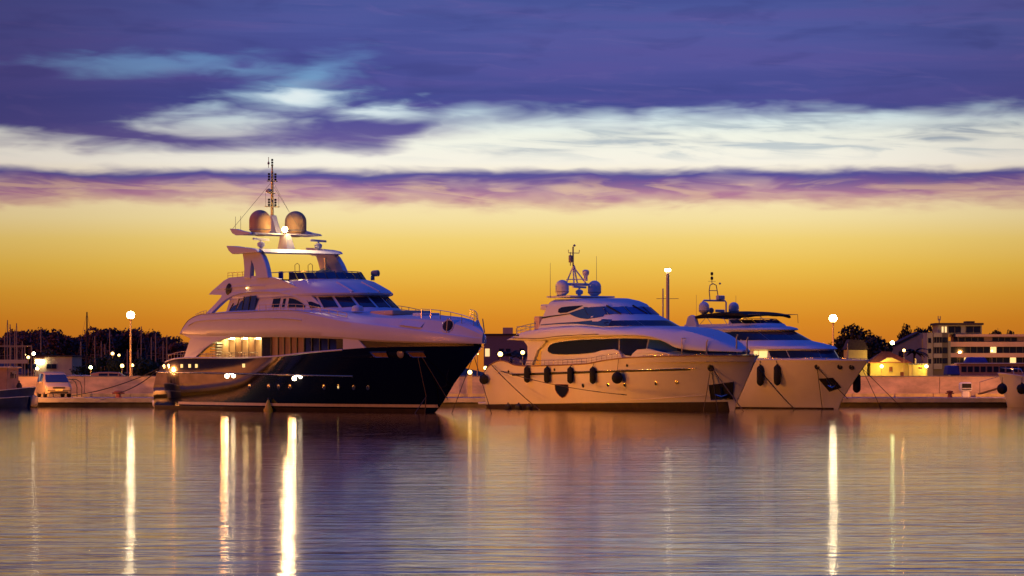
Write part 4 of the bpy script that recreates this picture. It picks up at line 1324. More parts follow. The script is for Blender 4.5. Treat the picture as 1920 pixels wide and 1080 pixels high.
MB(True).tube([(11.1, 1.6, 5.95), (12.2, 1.5, 5.95), (12.2, -1.5, 5.95), (11.1, -1.6, 5.95)], .016, 5).tube([(12.2, 1.5, 5.95), (12.25, 1.5, 5.4)], .016, 5).tube([(12.2, -1.5, 5.95), (12.25, -1.5, 5.4)], .016, 5).build('bimini_frame', M['steel'], Y3)
MB(True).tube([(5.4, .95, 5.9), (5.4, .95, 6.85), (5.4, .85, 6.95), (5.4, -.85, 6.95), (5.4, -.95, 6.85), (5.4, -.95, 5.9)], .06, 6).build('radar_arch', M['gelcoat'], Y3, smooth=50)
m3 = MB(True)
m3.tube([(5.4, .35, 6.95), (5.4, .42, 7.6), (5.4, .35, 7.95), (5.4, .1, 8.05), (5.4, -.15, 7.95), (5.4, -.25, 7.5), (5.4, -.35, 6.95)], .035, 6)
m3.tube([(5.4, .4, 7.6), (5.4, -.24, 7.6)], .025, 5)
m3.tube([(5.4, .2, 8.05), (5.4, .2, 8.7)], .025, 5)
mast3 = m3.build('mast', M['grey'], Y3, smooth=50)
MB(True).lathe((5.4, .2, 8.3), [(.07, 0), (.09, .04), (.09, .16), (.05, .2)], 8).lathe((5.4, .2, 8.6), [(.07, 0), (.09, .04), (.09, .16), (.05, .2)], 8).build('navigation_light', M['dark'], mast3, smooth=50)
MB(True).bar((5.4, .5, 8.2), (5.4, -.1, 8.2), .02, .02).lathe((5.4, -.45, 8.0), [(.03, 0), (.09, .06), (.02, .14)], 8).build('wind_sensor', M['grey'], mast3)
MB(True).box((5.45, -.45, 7.15), (.3, .55, .28)).build('camera_box', M['gelcoat'], mast3, bevel=.05)
MB(True).lathe((5.6, .4, 6.3), [(.17, -.1), (.19, 0), (.15, .1)], 14, axis=(1, .3, 0)).build('searchlight', M['grey'], Y3, smooth=50)
MB(True).box((5.6, -.3, 6.28), (.15, .7, .18)).build('horn_box', M['gelcoat'], Y3, bevel=.03)
for sd in (1, -1):
    rail([(u, max(curve_tab(u, D3) - .1, .06) * sd, curve_tab(u, S3)) for u in frange(13.5, 20.8, 9)], .12, M['steel'], Y3, r=.016, mid=False)
MB(True).tube([(19.4, .3, 3.0), (19.4, .3, 4.05)], .04, 8).build('jack_staff', M['brass'], Y3, smooth=50)

hull_flood(Y3, H3, 12.0, 2.5, -1, 3000, 'sodium_small')  # invented lamp, added to warm the boat at the right edge
added_flood(Y3, (.3, -1.5, 3.2), (-.5, .7, -.1), 3200)  # added light for the wall behind this yacht

# ------------------------------------------------------------------ fenders and mooring lines
def fend(root, hull, u, z, r, h, kind, label, group, hz=None, sd=1):
    zz = hz if hz is not None else curve_tab(u, hull.sheer) + .1
    p = hull.at(u, z, r + .03, sd)
    q = hull.at(u, min(zz, curve_tab(u, hull.sheer)), .02, sd)
    return fender(label, to_world(root, p), r, h, kind, to_world(root, q), group)


FG = 'black fenders hung along the yachts'
fend(Y2, H2, .55, 1.85, .30, .3, 'ball', 'round black ball fender at the stern corner of the middle white yacht', FG)
for i, (u, z) in enumerate(((5.75, 2.16), (8.05, 2.12), (10.6, 2.12), (12.9, 2.12))):
    fend(Y2, H2, u, z, .19, .52, 'long', ('first', 'second', 'third', 'fourth')[i] + ' long black fender from the stern on the middle white yacht', FG, hz=curve_tab(u, S2) + .3)
fend(Y2, H2, 15.35, 2.02, .34, .3, 'ball', 'large round black fender amidships on the middle white yacht', FG, hz=3.3)
fend(Y3, H3, 13.35, 2.15, .22, .66, 'long', 'long black fender on the right yacht nearest the middle yacht bow', FG)
fend(Y3, H3, 14.75, 2.2, .22, .66, 'long', 'second long black fender along the right yacht hull', FG)
fend(Y3, H3, 19.3, 1.75, .24, .62, 'long', 'black fender hanging beyond the stem of the right yacht', FG, sd=-1)


def P1(u, z, o=.03): return to_world(Y1, H1.at(u, z, o))
def P2(u, z, o=.03): return to_world(Y2, H2.at(u, z, o))
def P3(u, z, o=.03): return to_world(Y3, H3.at(u, z, o))


rope('mooring_line', 'dark stern line from the black yacht to the dock ladder', [P1(1.2, 2.5), Vector((-29.6, QY + 1.2, QZ + .15))], .03, .25)
rope('mooring_line', 'dark stern line from the black yacht to the red bollard', [P1(1.0, 2.4), Vector((-26.5, QY + .9, QZ + .3))], .03, .2)
rope('anchor_line', 'bow line dropping straight from the black yacht fairlead', [P1(31.0, 3.1, .06), P1(30.35, 1.15, .5), P1(29.8, .0, .6)], .03, 0.0, 'rope')
rope('anchor_line', 'bow line slanting from the black yacht fairlead towards its stem', [P1(31.3, 3.1, .06), to_world(Y1, (31.6, .1, .75))], .025, 0.0, 'rope')
rope('anchor_line', 'short forked bow line entering the water beside the black hull', [P1(30.35, 1.12, .5), to_world(Y1, (31.0, 1.9, -.05))], .025, 0.0, 'rope')
for i, (dx_, e) in enumerate(((-.6, 'nearer the stem'), (1.6, 'farther from the stem'))):
    a = to_world(Y1, (33.6, -.35, 3.2))
    rope('anchor_line', 'thin dark line hanging into the water under the black bow, ' + e, [a, Vector((a.x + dx_ - .6, a.y - 1.0, -.05))], .02, 0.0)
rope('mooring_line', 'dark line slanting down the middle yacht stern into the water', [to_world(Y2, (1.3, 2.95, 2.75)), to_world(Y2, (10.0, 5.0, -.05))], .03, 0.12)
rope('mooring_line', 'dark line from the middle yacht stern to the quay', [P2(2.3, 2.35), to_world(Y1, (36.5, -8.5, 1.0))], .022, 0.2)
rope('anchor_line', 'bow line of the middle yacht nearest its anchor pocket', [P2(22.3, 2.5, .06), P2(21.2, .0, .6)], .025, 0.0, 'rope')
rope('anchor_line', 'vertical bow line of the middle yacht over its anchor pocket', [P2(22.35, 2.5, .06), P2(22.1, .0, .5)], .025, 0.0, 'rope')
rope('anchor_line', 'bow line of the middle yacht crossing its stem', [P2(22.4, 2.5, .06), to_world(Y2, (24.6, .6, -.05))], .03, 0.0, 'rope')
rope('mooring_line', 'pale line slanting from the middle yacht bow across the right yacht hull', [to_world(Y2, (24.2, -.75, 2.5)), to_world(Y3, (18.0, 3.2, -.05))], .035, 0.1, 'rope')
rope('anchor_line', 'vertical bow line hanging from the right yacht fairlead', [P3(17.7, 2.55, .06), P3(17.2, -.02, .25)], .025, 0.0)
rope('anchor_line', 'bow line of the right yacht slanting to its stem', [P3(17.75, 2.55, .06), to_world(Y3, (19.2, .12, .65))], .025, 0.0)
rope('anchor_line', 'line hanging from the far side of the right yacht stem', [to_world(Y3, H3.at(19.9, 2.55, .05, -1)), to_world(Y3, (20.6, -1.4, -.05))], .02, 0.0)
rope('anchor_line', 'slanting line beyond the right yacht stem dropping to the water', [to_world(Y3, H3.at(19.9, 2.55, .05, -1)), to_world(Y3, (20.8, -3.0, -.05))], .02, 0.0)
# neighbour on the same quay, outside the frame, mirrored in the glossy black hull
nb = copy_tree(Y3)
nb.location = (-66.0, 204.0, 0.0)
for ch in nb.children_recursive:
    if ch.type == 'LIGHT':
        ch.data = ch.data.copy()
        ch.data.energy *= 3.0  # added floods boosted to give the black hull something lit to mirror
nb['label'] = 'white motor yacht moored farther left along the quay, mirrored in the black hull'
# floats beside the middle yacht stern
for i, (u, w) in enumerate(((3.7, 'sternmost'), (4.9, 'middle'), (6.1, 'forward'))):
    f_ = thing('float_buoy', w + ' of the three dark floats at the middle yacht waterline', 'buoy', to_world(Y2, (u, 3.25, .10)), 0, 'floats at the waterline')
    MB().ball((0, 0, 0), .22, 14, 10).build('float_body', M['rubber'], f_, smooth=60)
    MB().lathe((0, 0, .17), [(.06, 0), (.06, .1), (.02, .13)], 8).build('float_eye', M['steel'], f_, smooth=50)
yb = thing('marker_buoy', 'small yellow cone buoy beside the black hull waterline', 'buoy', to_world(Y1, (16.9, 3.6, 0.0)))
MB().lathe((0, 0, 0), [(.26, -.1), (.28, .08), (.2, .2), (.12, .45), (.06, .62), (.02, .66)], 14).build('buoy_body', M['buoy'], yb, smooth=45)
MB().lathe((0, 0, .62), [(.03, 0), (.03, .12), (.01, .14)], 8).build('buoy_staff', M['steel'], yb)
wf = thing('cylinder_float', 'white cylinder float with dark hub lying off the black yacht stern', 'float', (-22.4, 197.0, .28))
MB().lathe((-.35, 0, 0), [(.12, 0), (.24, .03), (.28, .12), (.28, .5), (.24, .6), (.12, .63)], 18, axis=(.75, -.65, 0)).build('float_body', M['gelcoat'], wf, smooth=40)
MB().lathe((-.35 + .49, -.42, 0), [(.11, -.03), (.11, .03), (.05, .04)], 12, axis=(.75, -.65, 0)).build('hub', M['dark'], wf, smooth=40)

# ------------------------------------------------------------------ lamps
def street_lamp(label, px, py, Y, r, lamp, group='street lamps', base=None, pole_r=.07, pole_m='brass', watts=0):
    p = at(px, py, Y)
    z0 = base if base is not None else 0.52
    t = thing('street_lamp', label, 'street lamp', (p.x, p.y, z0), 0, group)
    h = p.z - z0
    MB().tube([(0, 0, 0), (0, 0, h * .3), (0, 0, h - r * .9)], [pole_r * 1.6, pole_r * 1.1, pole_r * .8], 10).lathe((0, 0, 0), [(pole_r * 2.6, 0), (pole_r * 2.6, .08), (pole_r * 1.7, .3)], 10).build('pole', M[pole_m], t, smooth=50)
    MB().lathe((0, 0, h - r * 1.5), [(pole_r * .9, 0), (r * .42, r * .3), (r * .62, r * .62), (r * .5, r * .72)], 14).build('collar', M[pole_m], t, smooth=50)
    MB().ball((0, 0, h), r, 16, 12).build('globe', M[lamp], t, smooth=60)
    if watts:                                     # what the lamp throws on its surroundings
        ld = bpy.data.lights.new('lamp_light', 'POINT')
        ld.energy, ld.color, ld.shadow_soft_size = watts, ((1.0, .62, .12) if lamp != 'sodium_small' else (1.0, .42, .10)), r
        lo = bpy.data.objects.new('lamp_light', ld)
        C.objects.link(lo)
        lo.parent = t
        lo.location = (0, r * 1.9, h)
    return t


street_lamp('tall globe street lamp behind the quay wall, left of the black yacht', 245, 591, 219.5, .27, 'sodium', pole_r=.075)
street_lamp('tall globe street lamp rising behind the right yacht bow', 1562, 597, 221.0, .27, 'sodium', pole_r=.075)
for px, py, Y, r, lm, lb in (
        (938, 664, 330, .26, 'sodium_small', 'bright globe lamp above the middle yacht stern rail'),
        (980, 661, 340, .22, 'sodium_small', 'globe lamp between the palms behind the middle yacht stern'),
        (895, 663, 300, .12, 'sodium_small', 'slim dim lamp just right of the black bow'),
        (910, 690, 240, .14, 'sodium_small', 'low globe lamp behind the wall between two yachts'),
        (1673, 643, 520, .34, 'green_lamp', 'greenish white lamp above the red-roofed house'),
        (1695, 657, 416.5, .20, 'sodium_small', 'small orange lamp beside the red-roofed house'),
        (1737, 687, 413.2, .20, 'white_lamp', 'white lamp at the corner of the flat yellow annex'),
        (1860, 658, 618, .22, 'sodium_small', 'slim lamp in front of the lit office facade'),
        (1899, 687, 330, .16, 'white_lamp', 'white lamp above the excursion boat roof'),
        (1653, 687, 417.6, .20, 'white_lamp', 'white lamp against the yellow house wall'),
        (47, 665, 380, .10, 'sodium_small', 'faint lamp left of the boat shed lights'),
        (53, 670, 370, .18, 'sodium_small', 'globe lamp at the left edge of the boat shed'),
        (63, 663, 385, .20, 'white_lamp', 'highest lamp above the boat shed'),
        (70, 691, 345, .16, 'white_lamp', 'low lamp in front of the boat shed wall'),
        (211, 663, 330, .17, 'sodium_small', 'higher lamp of the pair above the lit shrub'),
        (223, 666, 330, .13, 'sodium_small', 'lower lamp of the pair above the lit shrub'),
        (229, 686, 300, .18, 'sodium_small', 'bright lamp low against the lit shrub'),
        (248, 685, 310, .16, 'sodium_small', 'small lamp right beside the tall lamp pole'),
        (170, 689, 300, .15, 'green_lamp', 'small greenish lamp above the parked car roofs')):
    street_lamp(lb, px, py, Y, r, lm, 'distant harbour lamps', pole_r=.045, watts={1653: 260, 1737: 200, 1695: 200, 1860: 7000, 229: 260, 170: 120}.get(px, 0))
# lamp pillar between the black and the middle yacht
p = at(881, 690, 214.5)
lp = thing('lamp_pillar', 'square yellow lamp pillar on the quay between the black and middle yachts', 'lamp', (p.x, p.y, QZ))
MB().box((0, 0, .75), (.34, .34, 1.5)).build('pillar', M['kerb'], lp, bevel=.03)
MB().box((0, 0, 1.54), (.46, .46, .08)).build('cap', M['concrete'], lp, bevel=.02)
MB().ball((0, 0, 1.72), .15, 14, 10).build('globe', M['sodium_small'], lp, smooth=60)
# tall floodlight mast and the slimmer mast beside it
p = at(1252, 508, 330)
fm = thing('floodlight_mast', 'tall pale mast with a white light on top behind the middle yacht', 'mast', (p.x, p.y, .52))
MB().tube([(0, 0, 0), (0, 0, p.z - .6)], [.20, .17], 12).build('mast_tube', M['pale_mast'], fm, smooth=50)
MB().box((0, 0, p.z - .42), (.62, .5, .22)).build('lamp_head', M['white_lamp'], fm, bevel=.03)
MB().box((0, 0, p.z - .25), (.7, .56, .06)).build('lamp_hood', M['grey'], fm)
p = at(1243, 541, 335)
sm = thing('signal_mast', 'slim mast with a crosstree beside the tall floodlight mast', 'mast', (p.x, p.y, .52))
MB().tube([(0, 0, 0), (0, 0, p.z - .52)], [.12, .08], 10).build('mast_tube', M['pale_mast'], sm, smooth=50)
MB().bar((-.7, 0, at(0, 560, 335).z - .52), (1.7, 0, at(0, 560, 335).z - .52), .06, .06).build('crosstree', M['mast'], sm)

# ------------------------------------------------------------------ things on the quay
p = at(222, 742, 209.0)
bl = thing('bollard', 'squat rusty red bollard on the quay left of the black yacht', 'bollard', (p.x, 209.0, QZ))
MB().lathe((0, 0, 0), [(.26, 0), (.24, .05), (.16, .1), (.15, .26), (.28, .33), (.30, .40), (.24, .46), (.02, .48)], 16).build('post', M['redbrown'], bl, smooth=45)
MB().bar((-.42, 0, .3), (.42, 0, .3), .1, .1).build('cross_bar', M['redbrown'], bl, bevel=.03)
p = at(1781, 742, 210.0)
bl = thing('bollard', 'small dark bollard on the quay left of the white service pedestal', 'bollard', (p.x, 210.0, QZ))
MB().lathe((0, 0, 0), [(.2, 0), (.16, .06), (.13, .3), (.22, .36), (.22, .44), (.02, .48)], 14).build('post', M['redbrown'], bl, smooth=45)
MB().bar((-.3, 0, .28), (.3, 0, .28), .07, .07).build('cross_bar', M['redbrown'], bl, bevel=.02)
p = at(1810, 742, 209.5)
sp = thing('service_pedestal', 'white rounded service pedestal with dark front panel on the right quay', 'pedestal', (p.x, 209.5, QZ))
MB().box((0, 0, .22), (.5, .42, .44)).build('foot', M['gelcoat'], sp, bevel=.06)
MB().box((0, 0, .72), (.86, .5, .62)).build('head', M['gelcoat'], sp, bevel=.14)
MB().box((.06, -.252, .74), (.64, .03, .42)).build('dark_panel', M['dark'], sp, bevel=.01)
MB().box((.06, -.27, .62), (.64, .02, .05)).build('panel_strip', M['gelcoat'], sp)
dl = thing('dock_ladder', 'curved tube dock ladder on the quay beside the silver van', 'ladder', (-29.35, 209.2, QZ))
for i, dxx in enumerate((0, -.32)):
    MB().tube([(dxx + .25, 0, 0), (dxx + .25, 0, .7), (dxx + .15, 0, 1.05), (dxx - .1, 0, 1.22), (dxx - .4, 0, 1.25)], .03, 8).build('hoop', M['rubber'], dl, smooth=50)
MB().box((.05, 0, .03), (.7, .3, .05)).build('foot_plate', M['grey'], dl)


# ------------------------------------------------------------------ cars
def make_car(label, name, length, width, height, van, paint, loc, rz, group, cat='car'):
    t = thing(name, label, cat, loc, rz, group)
    L_, w, h = length, width / 2, height
    # stations from the nose (x = L/2): (x, z bottom, z belt, z top, half width low, half width top)
    if van:
        sts = [(.5, .32, .52, .62, .78, .70), (.485, .28, .60, .74, .90, .82), (.42, .25, .78, .86, .97, .90), (.33, .24, .92, .99, 1, .93), (.235, .24, .98, 1.22, 1, .88), (.12, .24, 1.0, 1.58, 1, .80), (.03, .24, 1.0, h - .03, 1, .76),
               (-.15, .24, 1.02, h, 1, .76), (-.33, .24, 1.04, h - .02, 1, .76), (-.45, .26, 1.05, h - .12, .98, .74), (-.49, .3, 1.0, 1.25, .95, .78), (-.5, .34, .8, .95, .9, .8)]
    else:
        sts = [(.5, .3, .5, .58, .78, .7), (.48, .25, .58, .68, .9, .82), (.4, .22, .72, .78, .97, .9), (.24, .22, .84, .9, 1, .9), (.15, .22, .88, 1.08, 1, .84), (.04, .22, .9, h - .06, 1, .74), (-.1, .22, .9, h, 1, .72),
               (-.24, .22, .92, h - .05, 1, .72), (-.36, .22, .94, 1.12, 1, .8), (-.46, .24, .9, .98, .96, .86), (-.5, .3, .7, .82, .9, .8)]
    mb = MB()
    rows = []
    for x_, zb, zm, zt, wl_, wt in sts:
        rows.append([(x_ * L_, s_ * w * q, z) for s_, q, z in ((-1, wl_ * .95, zb), (-1, wl_, zb + .14), (-1, wl_, (zb + zm) / 2 + .06), (-1, wl_ * .985, zm), (-1, wt, zt - .03), (-1, wt * .8, zt), (1, wt * .8, zt), (1, wt, zt - .03), (1, wl_ * .985, zm), (1, wl_, (zb + zm) / 2 + .06), (1, wl_, zb + .14), (1, wl_ * .95, zb))])
    mb.grid(rows, closed=True)
    n = len(rows[0])
    mb.f.append(tuple(range(n)))
    mb.f.append(tuple((len(rows) - 1) * n + k for k in range(n)))
    body = mb.build('body', paint, t, smooth=32)

    def q(i, f, off):
        """quad on the flank between stations i..i+1"""
        a, b = sts[i], sts[i + 1]
        return a, b
    # windscreen and rear window
    fi = 4 if not van else 4
    a, b = sts[fi - 1 if van else fi - 1], sts[fi + 1 if van else fi + 1]
    off = .018
    MB().add([(a[0] * L_ - .06 + off, -w * a[5] * .9, a[3] + .03 + off), (a[0] * L_ - .06 + off, w * a[5] * .9, a[3] + .03 + off), (b[0] * L_ + .02 + off, w * b[5] * .92, b[3] - .06 + off * 2), (b[0] * L_ + .02 + off, -w * b[5] * .92, b[3] - .06 + off * 2)], [(0, 1, 2, 3)]).build('windscreen', M['glass'], t)
    for sd in (-1, 1):
        spans = ((5, 6), (6, 7), (7, 8)) if van else ((5, 6), (6, 7))
        for i, j in spans:
            a, b = sts[i], sts[j]
            e = .06
            y0 = sd * (w + .012)
            x0, x1 = a[0] * L_ - .05, b[0] * L_ + .05
            v_ = []
            for xx, s_ in ((x0, a), (x1, b)):
                for zz, f_ in ((s_[2] + .03, .06), (s_[3] - .12, .82)):
                    yy = sd * (w * (s_[4] * .985 + (s_[5] - s_[4] * .985) * f_) + .02)
                    v_.append((xx, yy, zz))
            MB().add(v_, [(0, 1, 3, 2)]).build('side_window', M['glass'], t)
        for xw in (.31, -.30):
            wh_ = MB().lathe((xw * L_, sd * (w - .13), .31), [(.2, -.1), (.29, -.1), (.31, -.07), (.31, .07), (.29, .1), (.2, .1)], 20, axis=(0, 1, 0)).build('wheel', M['tyre'], t, smooth=40)
            MB().lathe((xw * L_, sd * (w - .03), .31), [(.2, -.02), (.19, .01), (.06, .02), (.02, .02)], 16, axis=(0, sd, 0)).build('rim', M['steel'], wh_, smooth=40)
            MB().lathe((xw * L_, sd * (w - .02), .33), [(.36, -.02), (.36, .004), (.02, .006)], 20, axis=(0, sd, 0)).build('wheel_arch', M['dark'], t)
        hx = L_ * .452
        MB().add([(L_ * .492, sd * w * .50, .60), (L_ * .492, sd * w * .50, .73), (L_ * .43, sd * w * .96, .80), (L_ * .445, sd * w * .97, .62)], [(0, 1, 2, 3)]).build('headlight', M['lampglass'], t)
        MB().box((L_ * .19, sd * (w + .1), 1.02 if van else .95), (.12, .2, .14)).build('mirror', paint, t, bevel=.03)
        MB().box((-.03 * L_, sd * (w + .012), .86), (.16, .03, .03)).build('door_handle', M['steel'], t)
        MB().box((-L_ * .488, sd * w * .8, .9), (.06, .16, .3)).build('tail_light', M['redbrown'], t, bevel=.01)
    MB().box((L_ * .497, 0, .66), (.04, w * .9, .11)).build('grille', M['dark'], t)
    MB().box((L_ * .50, 0, .47), (.05, w * 1.7, .05)).build('bumper_strip', M['dark'], t, bevel=.01)
    MB().box((L_ * .505, 0, .36), (.04, w * 1.3, .1)).build('air_intake', M['dark'], t)
    MB().box((L_ * .512, 0, .52), (.015, .5, .11)).build('number_plate', M['plaster_yellow'], t)
    return t


CG = 'cars parked by the harbour'
make_car('silver minivan parked on the quay facing the water', 'minivan', 4.63, 1.85, 1.75, True, M['silver'], (at(101, 0, 211.5).x, 211.5, QZ), R(-90 + 17), CG, 'minivan')
pale = mat('pale_car_paint', (.55, .48, .34), .35, coat=.6)
for i, (px, Y, rz, lb) in enumerate(((150, 240, 3, 'pale car roof showing above the wall, nearest the silver minivan'), (170, 243, 5, 'second pale parked car roof along the wall'),
                                     (195, 246, 174, 'third pale parked car roof along the wall'))):
    make_car(lb, 'parked_car', 4.0, 1.7, 1.62, False, pale, (at(px, 0, Y).x, Y, .53), R(rz), CG)
vanp = mat('orange_van_paint', (.5, .25, .1), .4, coat=.4)
make_car('boxy orange parked van roof beside the tall lamp', 'parked_van', 4.4, 1.8, 1.85, True, vanp, (at(220, 0, 242).x, 242, .53), R(4), CG, 'van')


# ------------------------------------------------------------------ small craft
def small_hull(mb, L_, B_, zs, rake=.8):
    rows = []
    for i in range(25):
        t_ = i / 24
        b = B_ * (0.82 + .18 * math.sin(min(1, t_ / .5) * math.pi / 2)) if t_ < .5 else B_ * math.sqrt(max(0, 1 - ((t_ - .5) / .5) ** 2.2))
        z1 = zs * (1 + .28 * t_ ** 2.2)
        row = []
        for f, (bw, zz) in enumerate(((.0, -.4), (.62, -.25), (.86, .15), (.95, .55), (1.0, 1.0))):
            z = z1 * zz if zz > 0 else zz
            row.append((L_ * t_ + rake * (zz if zz > 0 else 0) * t_ ** 3, b * bw, z))
        rows.append(row + [(x_, -y_, z) for x_, y_, z in reversed(row[1:])][:])
    for r_ in rows:
        r_.append(r_[0]) if False else None
    mb.grid(rows)
    n = len(rows[0])
    mb.f.append(tuple(range(n)))
    return rows


fb = thing('fishing_boat', 'small blue wooden fishing boat with weathered deck cabin at the left edge', 'fishing boat', (at(-40, 0, 204).x, 204.2, 0), R(-17))
mb = MB()
rw = small_hull(mb, 3.6, 1.15, 1.05, .5)
hb_ = mb.build('hull', M['boatblue'], fb, smooth=35)
for k, (i0, m_) in enumerate(((4, 'gelcoat'), (3, 'gelcoat'))):
    for sd in (0, -1):
        MB().tube([(r_[i0 if sd == 0 else len(r_) - i0][0], r_[i0 if sd == 0 else len(r_) - i0][1] * 1.015, r_[i0 if sd == 0 else len(r_) - i0][2] - .02) for r_ in rw], .03, 6).build('rubbing_strake', M[m_], hb_, smooth=60)
MB().grid([[(r_[4][0], r_[4][1] * .97 * f, r_[4][2] - .12) for f in (1, 0, -1)] for r_ in rw]).build('deck', M['teak'], fb)
cb = MB().box((1.3, 0, 1.72), (2.3, 1.75, 1.7)).build('cabin', M['cabin'], fb, bevel=.04)
MB().box((1.3, 0, 2.62), (2.6, 2.0, .12)).build('cabin_roof', M['plaster'], cb, bevel=.03)
MB().box((1.75, -.89, 1.75), (.06, .03, 1.6)).build('cabin_joint', M['dark'], cb)
for x_ in (.6, 2.46):
    MB().box((x_ if x_ < 2 else 2.455, -.885 if x_ < 2 else 0, 2.1), (.55 if x_ < 2 else .03, .03 if x_ < 2 else .8, .4)).build('cabin_window', M['glass'], cb)
MB().tube([(2.9, 0, 1.1), (2.9, 0, 1.75)], .05, 6).lathe((2.9, 0, 1.1), [(.16, 0), (.2, .3), (.1, .5)], 10).build('deck_winch', M['dark'], fb, smooth=50)
added_flood(fb, (2.9, -.7, 2.2), (.9, -.40, .08), 2600, cone=64)  # added fill aimed at the black yacht's near side
added_flood(fb, (.1, 1.1, 2.4), (.45, .9, -.1), 3600)  # added to brighten the left stretch of wall
fend_p = (at(64, 752, 203).x, 203.0, at(64, 752, 203).z)
fender('pale round fender at the bow of the blue fishing boat', fend_p, .24, .4, 'long', (fend_p[0] - .2, 203.2, 1.1), 'pale fenders').children[0].data.materials[0] = M['plaster']

# white boat cut by the right edge
rb = thing('motor_boat', 'white boat bow with two black fenders entering from the right edge', 'boat', (at(2010, 0, 203).x, 205.5, 0), R(180 + 12))
mb = MB()
rw = small_hull(mb, 4.0, 1.6, 1.75, .7)
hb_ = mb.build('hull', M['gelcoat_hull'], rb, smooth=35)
MB().grid([[(r_[4][0], r_[4][1] * .97 * f, r_[4][2] - .1) for f in (1, 0, -1)] for r_ in rw]).build('deck', M['teak'], rb)
for i0 in (4,):
    MB().tube([(r_[i0][0], r_[i0][1], r_[i0][2]) for r_ in rw] + [(r_[len(r_) - i0][0], r_[len(r_) - i0][1], r_[len(r_) - i0][2]) for r_ in reversed(rw)], .045, 6).build('cap_rail', M['gelcoat'], hb_, smooth=60)
cb = MB().box((.9, 0, 3.0), (2.0, 2.0, 2.4), taper=.9).build('wheelhouse', M['gelcoat'], rb, bevel=.06)
MB().box((1.0, 0, 4.28), (2.5, 2.3, .12)).build('wheelhouse_roof', M['gelcoat'], cb, bevel=.04)
MB().box((1.86, 0, 3.5), (.06, 1.5, .6)).build('wheelhouse_window', M['glass'], cb)
MB().tube([(.9, 0, 4.3), (.9, 0, 5.0)], .05, 6).bar((.9, -.6, 4.95), (.9, .6, 4.95), .08, .08).build('radar_post', M['gelcoat'], rb)
MB().tube([(3.2, -.9, 1.95), (3.4, -.7, 2.5), (4.6, 0, 2.62), (3.4, .7, 2.5), (3.2, .9, 1.95)], .03, 6).build('bow_rail', M['steel'], rb, smooth=50)
MB().lathe((3.4, 1.08, 1.0), [(.1, -.02), (.1, .02), (.02, .03)], 10, axis=(.3, 1, 0)).build('hawse_hole', M['dark'], hb_)
added_flood(rb, (1.0, -1.25, 2.9), (.55, -.85, -.1), 2200)  # added to brighten the right stretch of wall
for px, py, lb in ((1879, 729, 'pointed black fender at the bow of the boat on the right edge'), (1916, 729, 'black fender on the side of the boat on the right edge')):
    q = at(px, py, 202.6 if px < 1900 else 202.9)
    fender(lb, q, .34, .42, 'ball', (q.x + .1, q.y + .5, 2.0), 'black fenders of the right boat')
gp = thing('gangplank', 'narrow wooden gangplank leading to the boat on the right edge', 'gangplank', (at(1845, 0, 206).x, 206.4, .95))
MB().bar((-.2, .3, -.1), (1.3, -1.2, .42), .4, .07).build('plank', M['teak'], gp)
MB().tube([(-.2, .1, -.05), (-.2, .1, .7), (1.3, -1.4, 1.2), (1.3, -1.4, .45)], .02, 5).build('handrail', M['steel'], gp)

# sailing boats laid up beyond the wall: their masts stand in front of the trees
SL = [(9, 632), (14, 600), (19, 608), (28, 618), (31, 606), (42, 640), (77, 618), (152, 640), (163, 585), (178, 630), (190, 640), (197, 645), (206, 617), (239, 655), (259, 656), (265, 612), (284, 632), (292, 625), (306, 640), (313, 628)]
ordw = ['first', 'second', 'third', 'fourth', 'fifth', 'sixth', 'seventh', 'eighth', 'ninth', 'tenth', 'eleventh', 'twelfth', 'thirteenth', 'fourteenth', 'fifteenth', 'sixteenth', 'seventeenth', 'eighteenth', 'nineteenth', 'twentieth']
rng = random.Random(11)
hmb = MB()
small_hull(hmb, 7.2, 1.25, 1.3, .5)
hull_proto = hmb.build('hull', M['gelcoat'], None, smooth=35)
hull_proto.data.materials[0] = M['mast']
C.objects.unlink(hull_proto)
for i, (px, py) in enumerate(SL):
    Y = 470 + rng.uniform(-25, 25) if px != 163 else 330
    p = at(px, py, Y)
    dark_ = px == 163
    lab = 'tallest dark sailboat mast standing clear above the left treeline' if dark_ else 'slender bare sailboat mast before the trees, %s mast counted from the left edge' % ordw[i]
    t = thing('sailing_boat', lab, 'sailboat', (p.x, Y, .52), 0, 'sailboats laid up behind the harbour wall')
    h = hull_proto.copy()
    C.objects.link(h)
    h.parent = t
    h.location = (-3.5, 0, .3)
    h.rotation_euler = (0, 0, rng.uniform(-.5, .5))
    m_ = M['bark'] if dark_ else M['mast']
    ms = MB().tube([(0, 0, .6), (0, 0, p.z - .52)], [.12, .07], 8).build('mast', m_, t, smooth=60)
    MB().bar((-.7, 0, (p.z - .5) * .62), (.7, 0, (p.z - .5) * .62), .06, .05).build('spreader', m_, ms)
    for sx in (-1, 1):
        MB().tube([(sx * 1.1, 0, 1.3), (sx * .68, 0, (p.z - .5) * .62), (0, 0, p.z - .6)], .012, 4).build('shroud', M['grey'], ms)
    MB().tube([(0, 0, 2.0), (-1.8, .4, 2.05)], .06, 6).build('boom', m_, t)

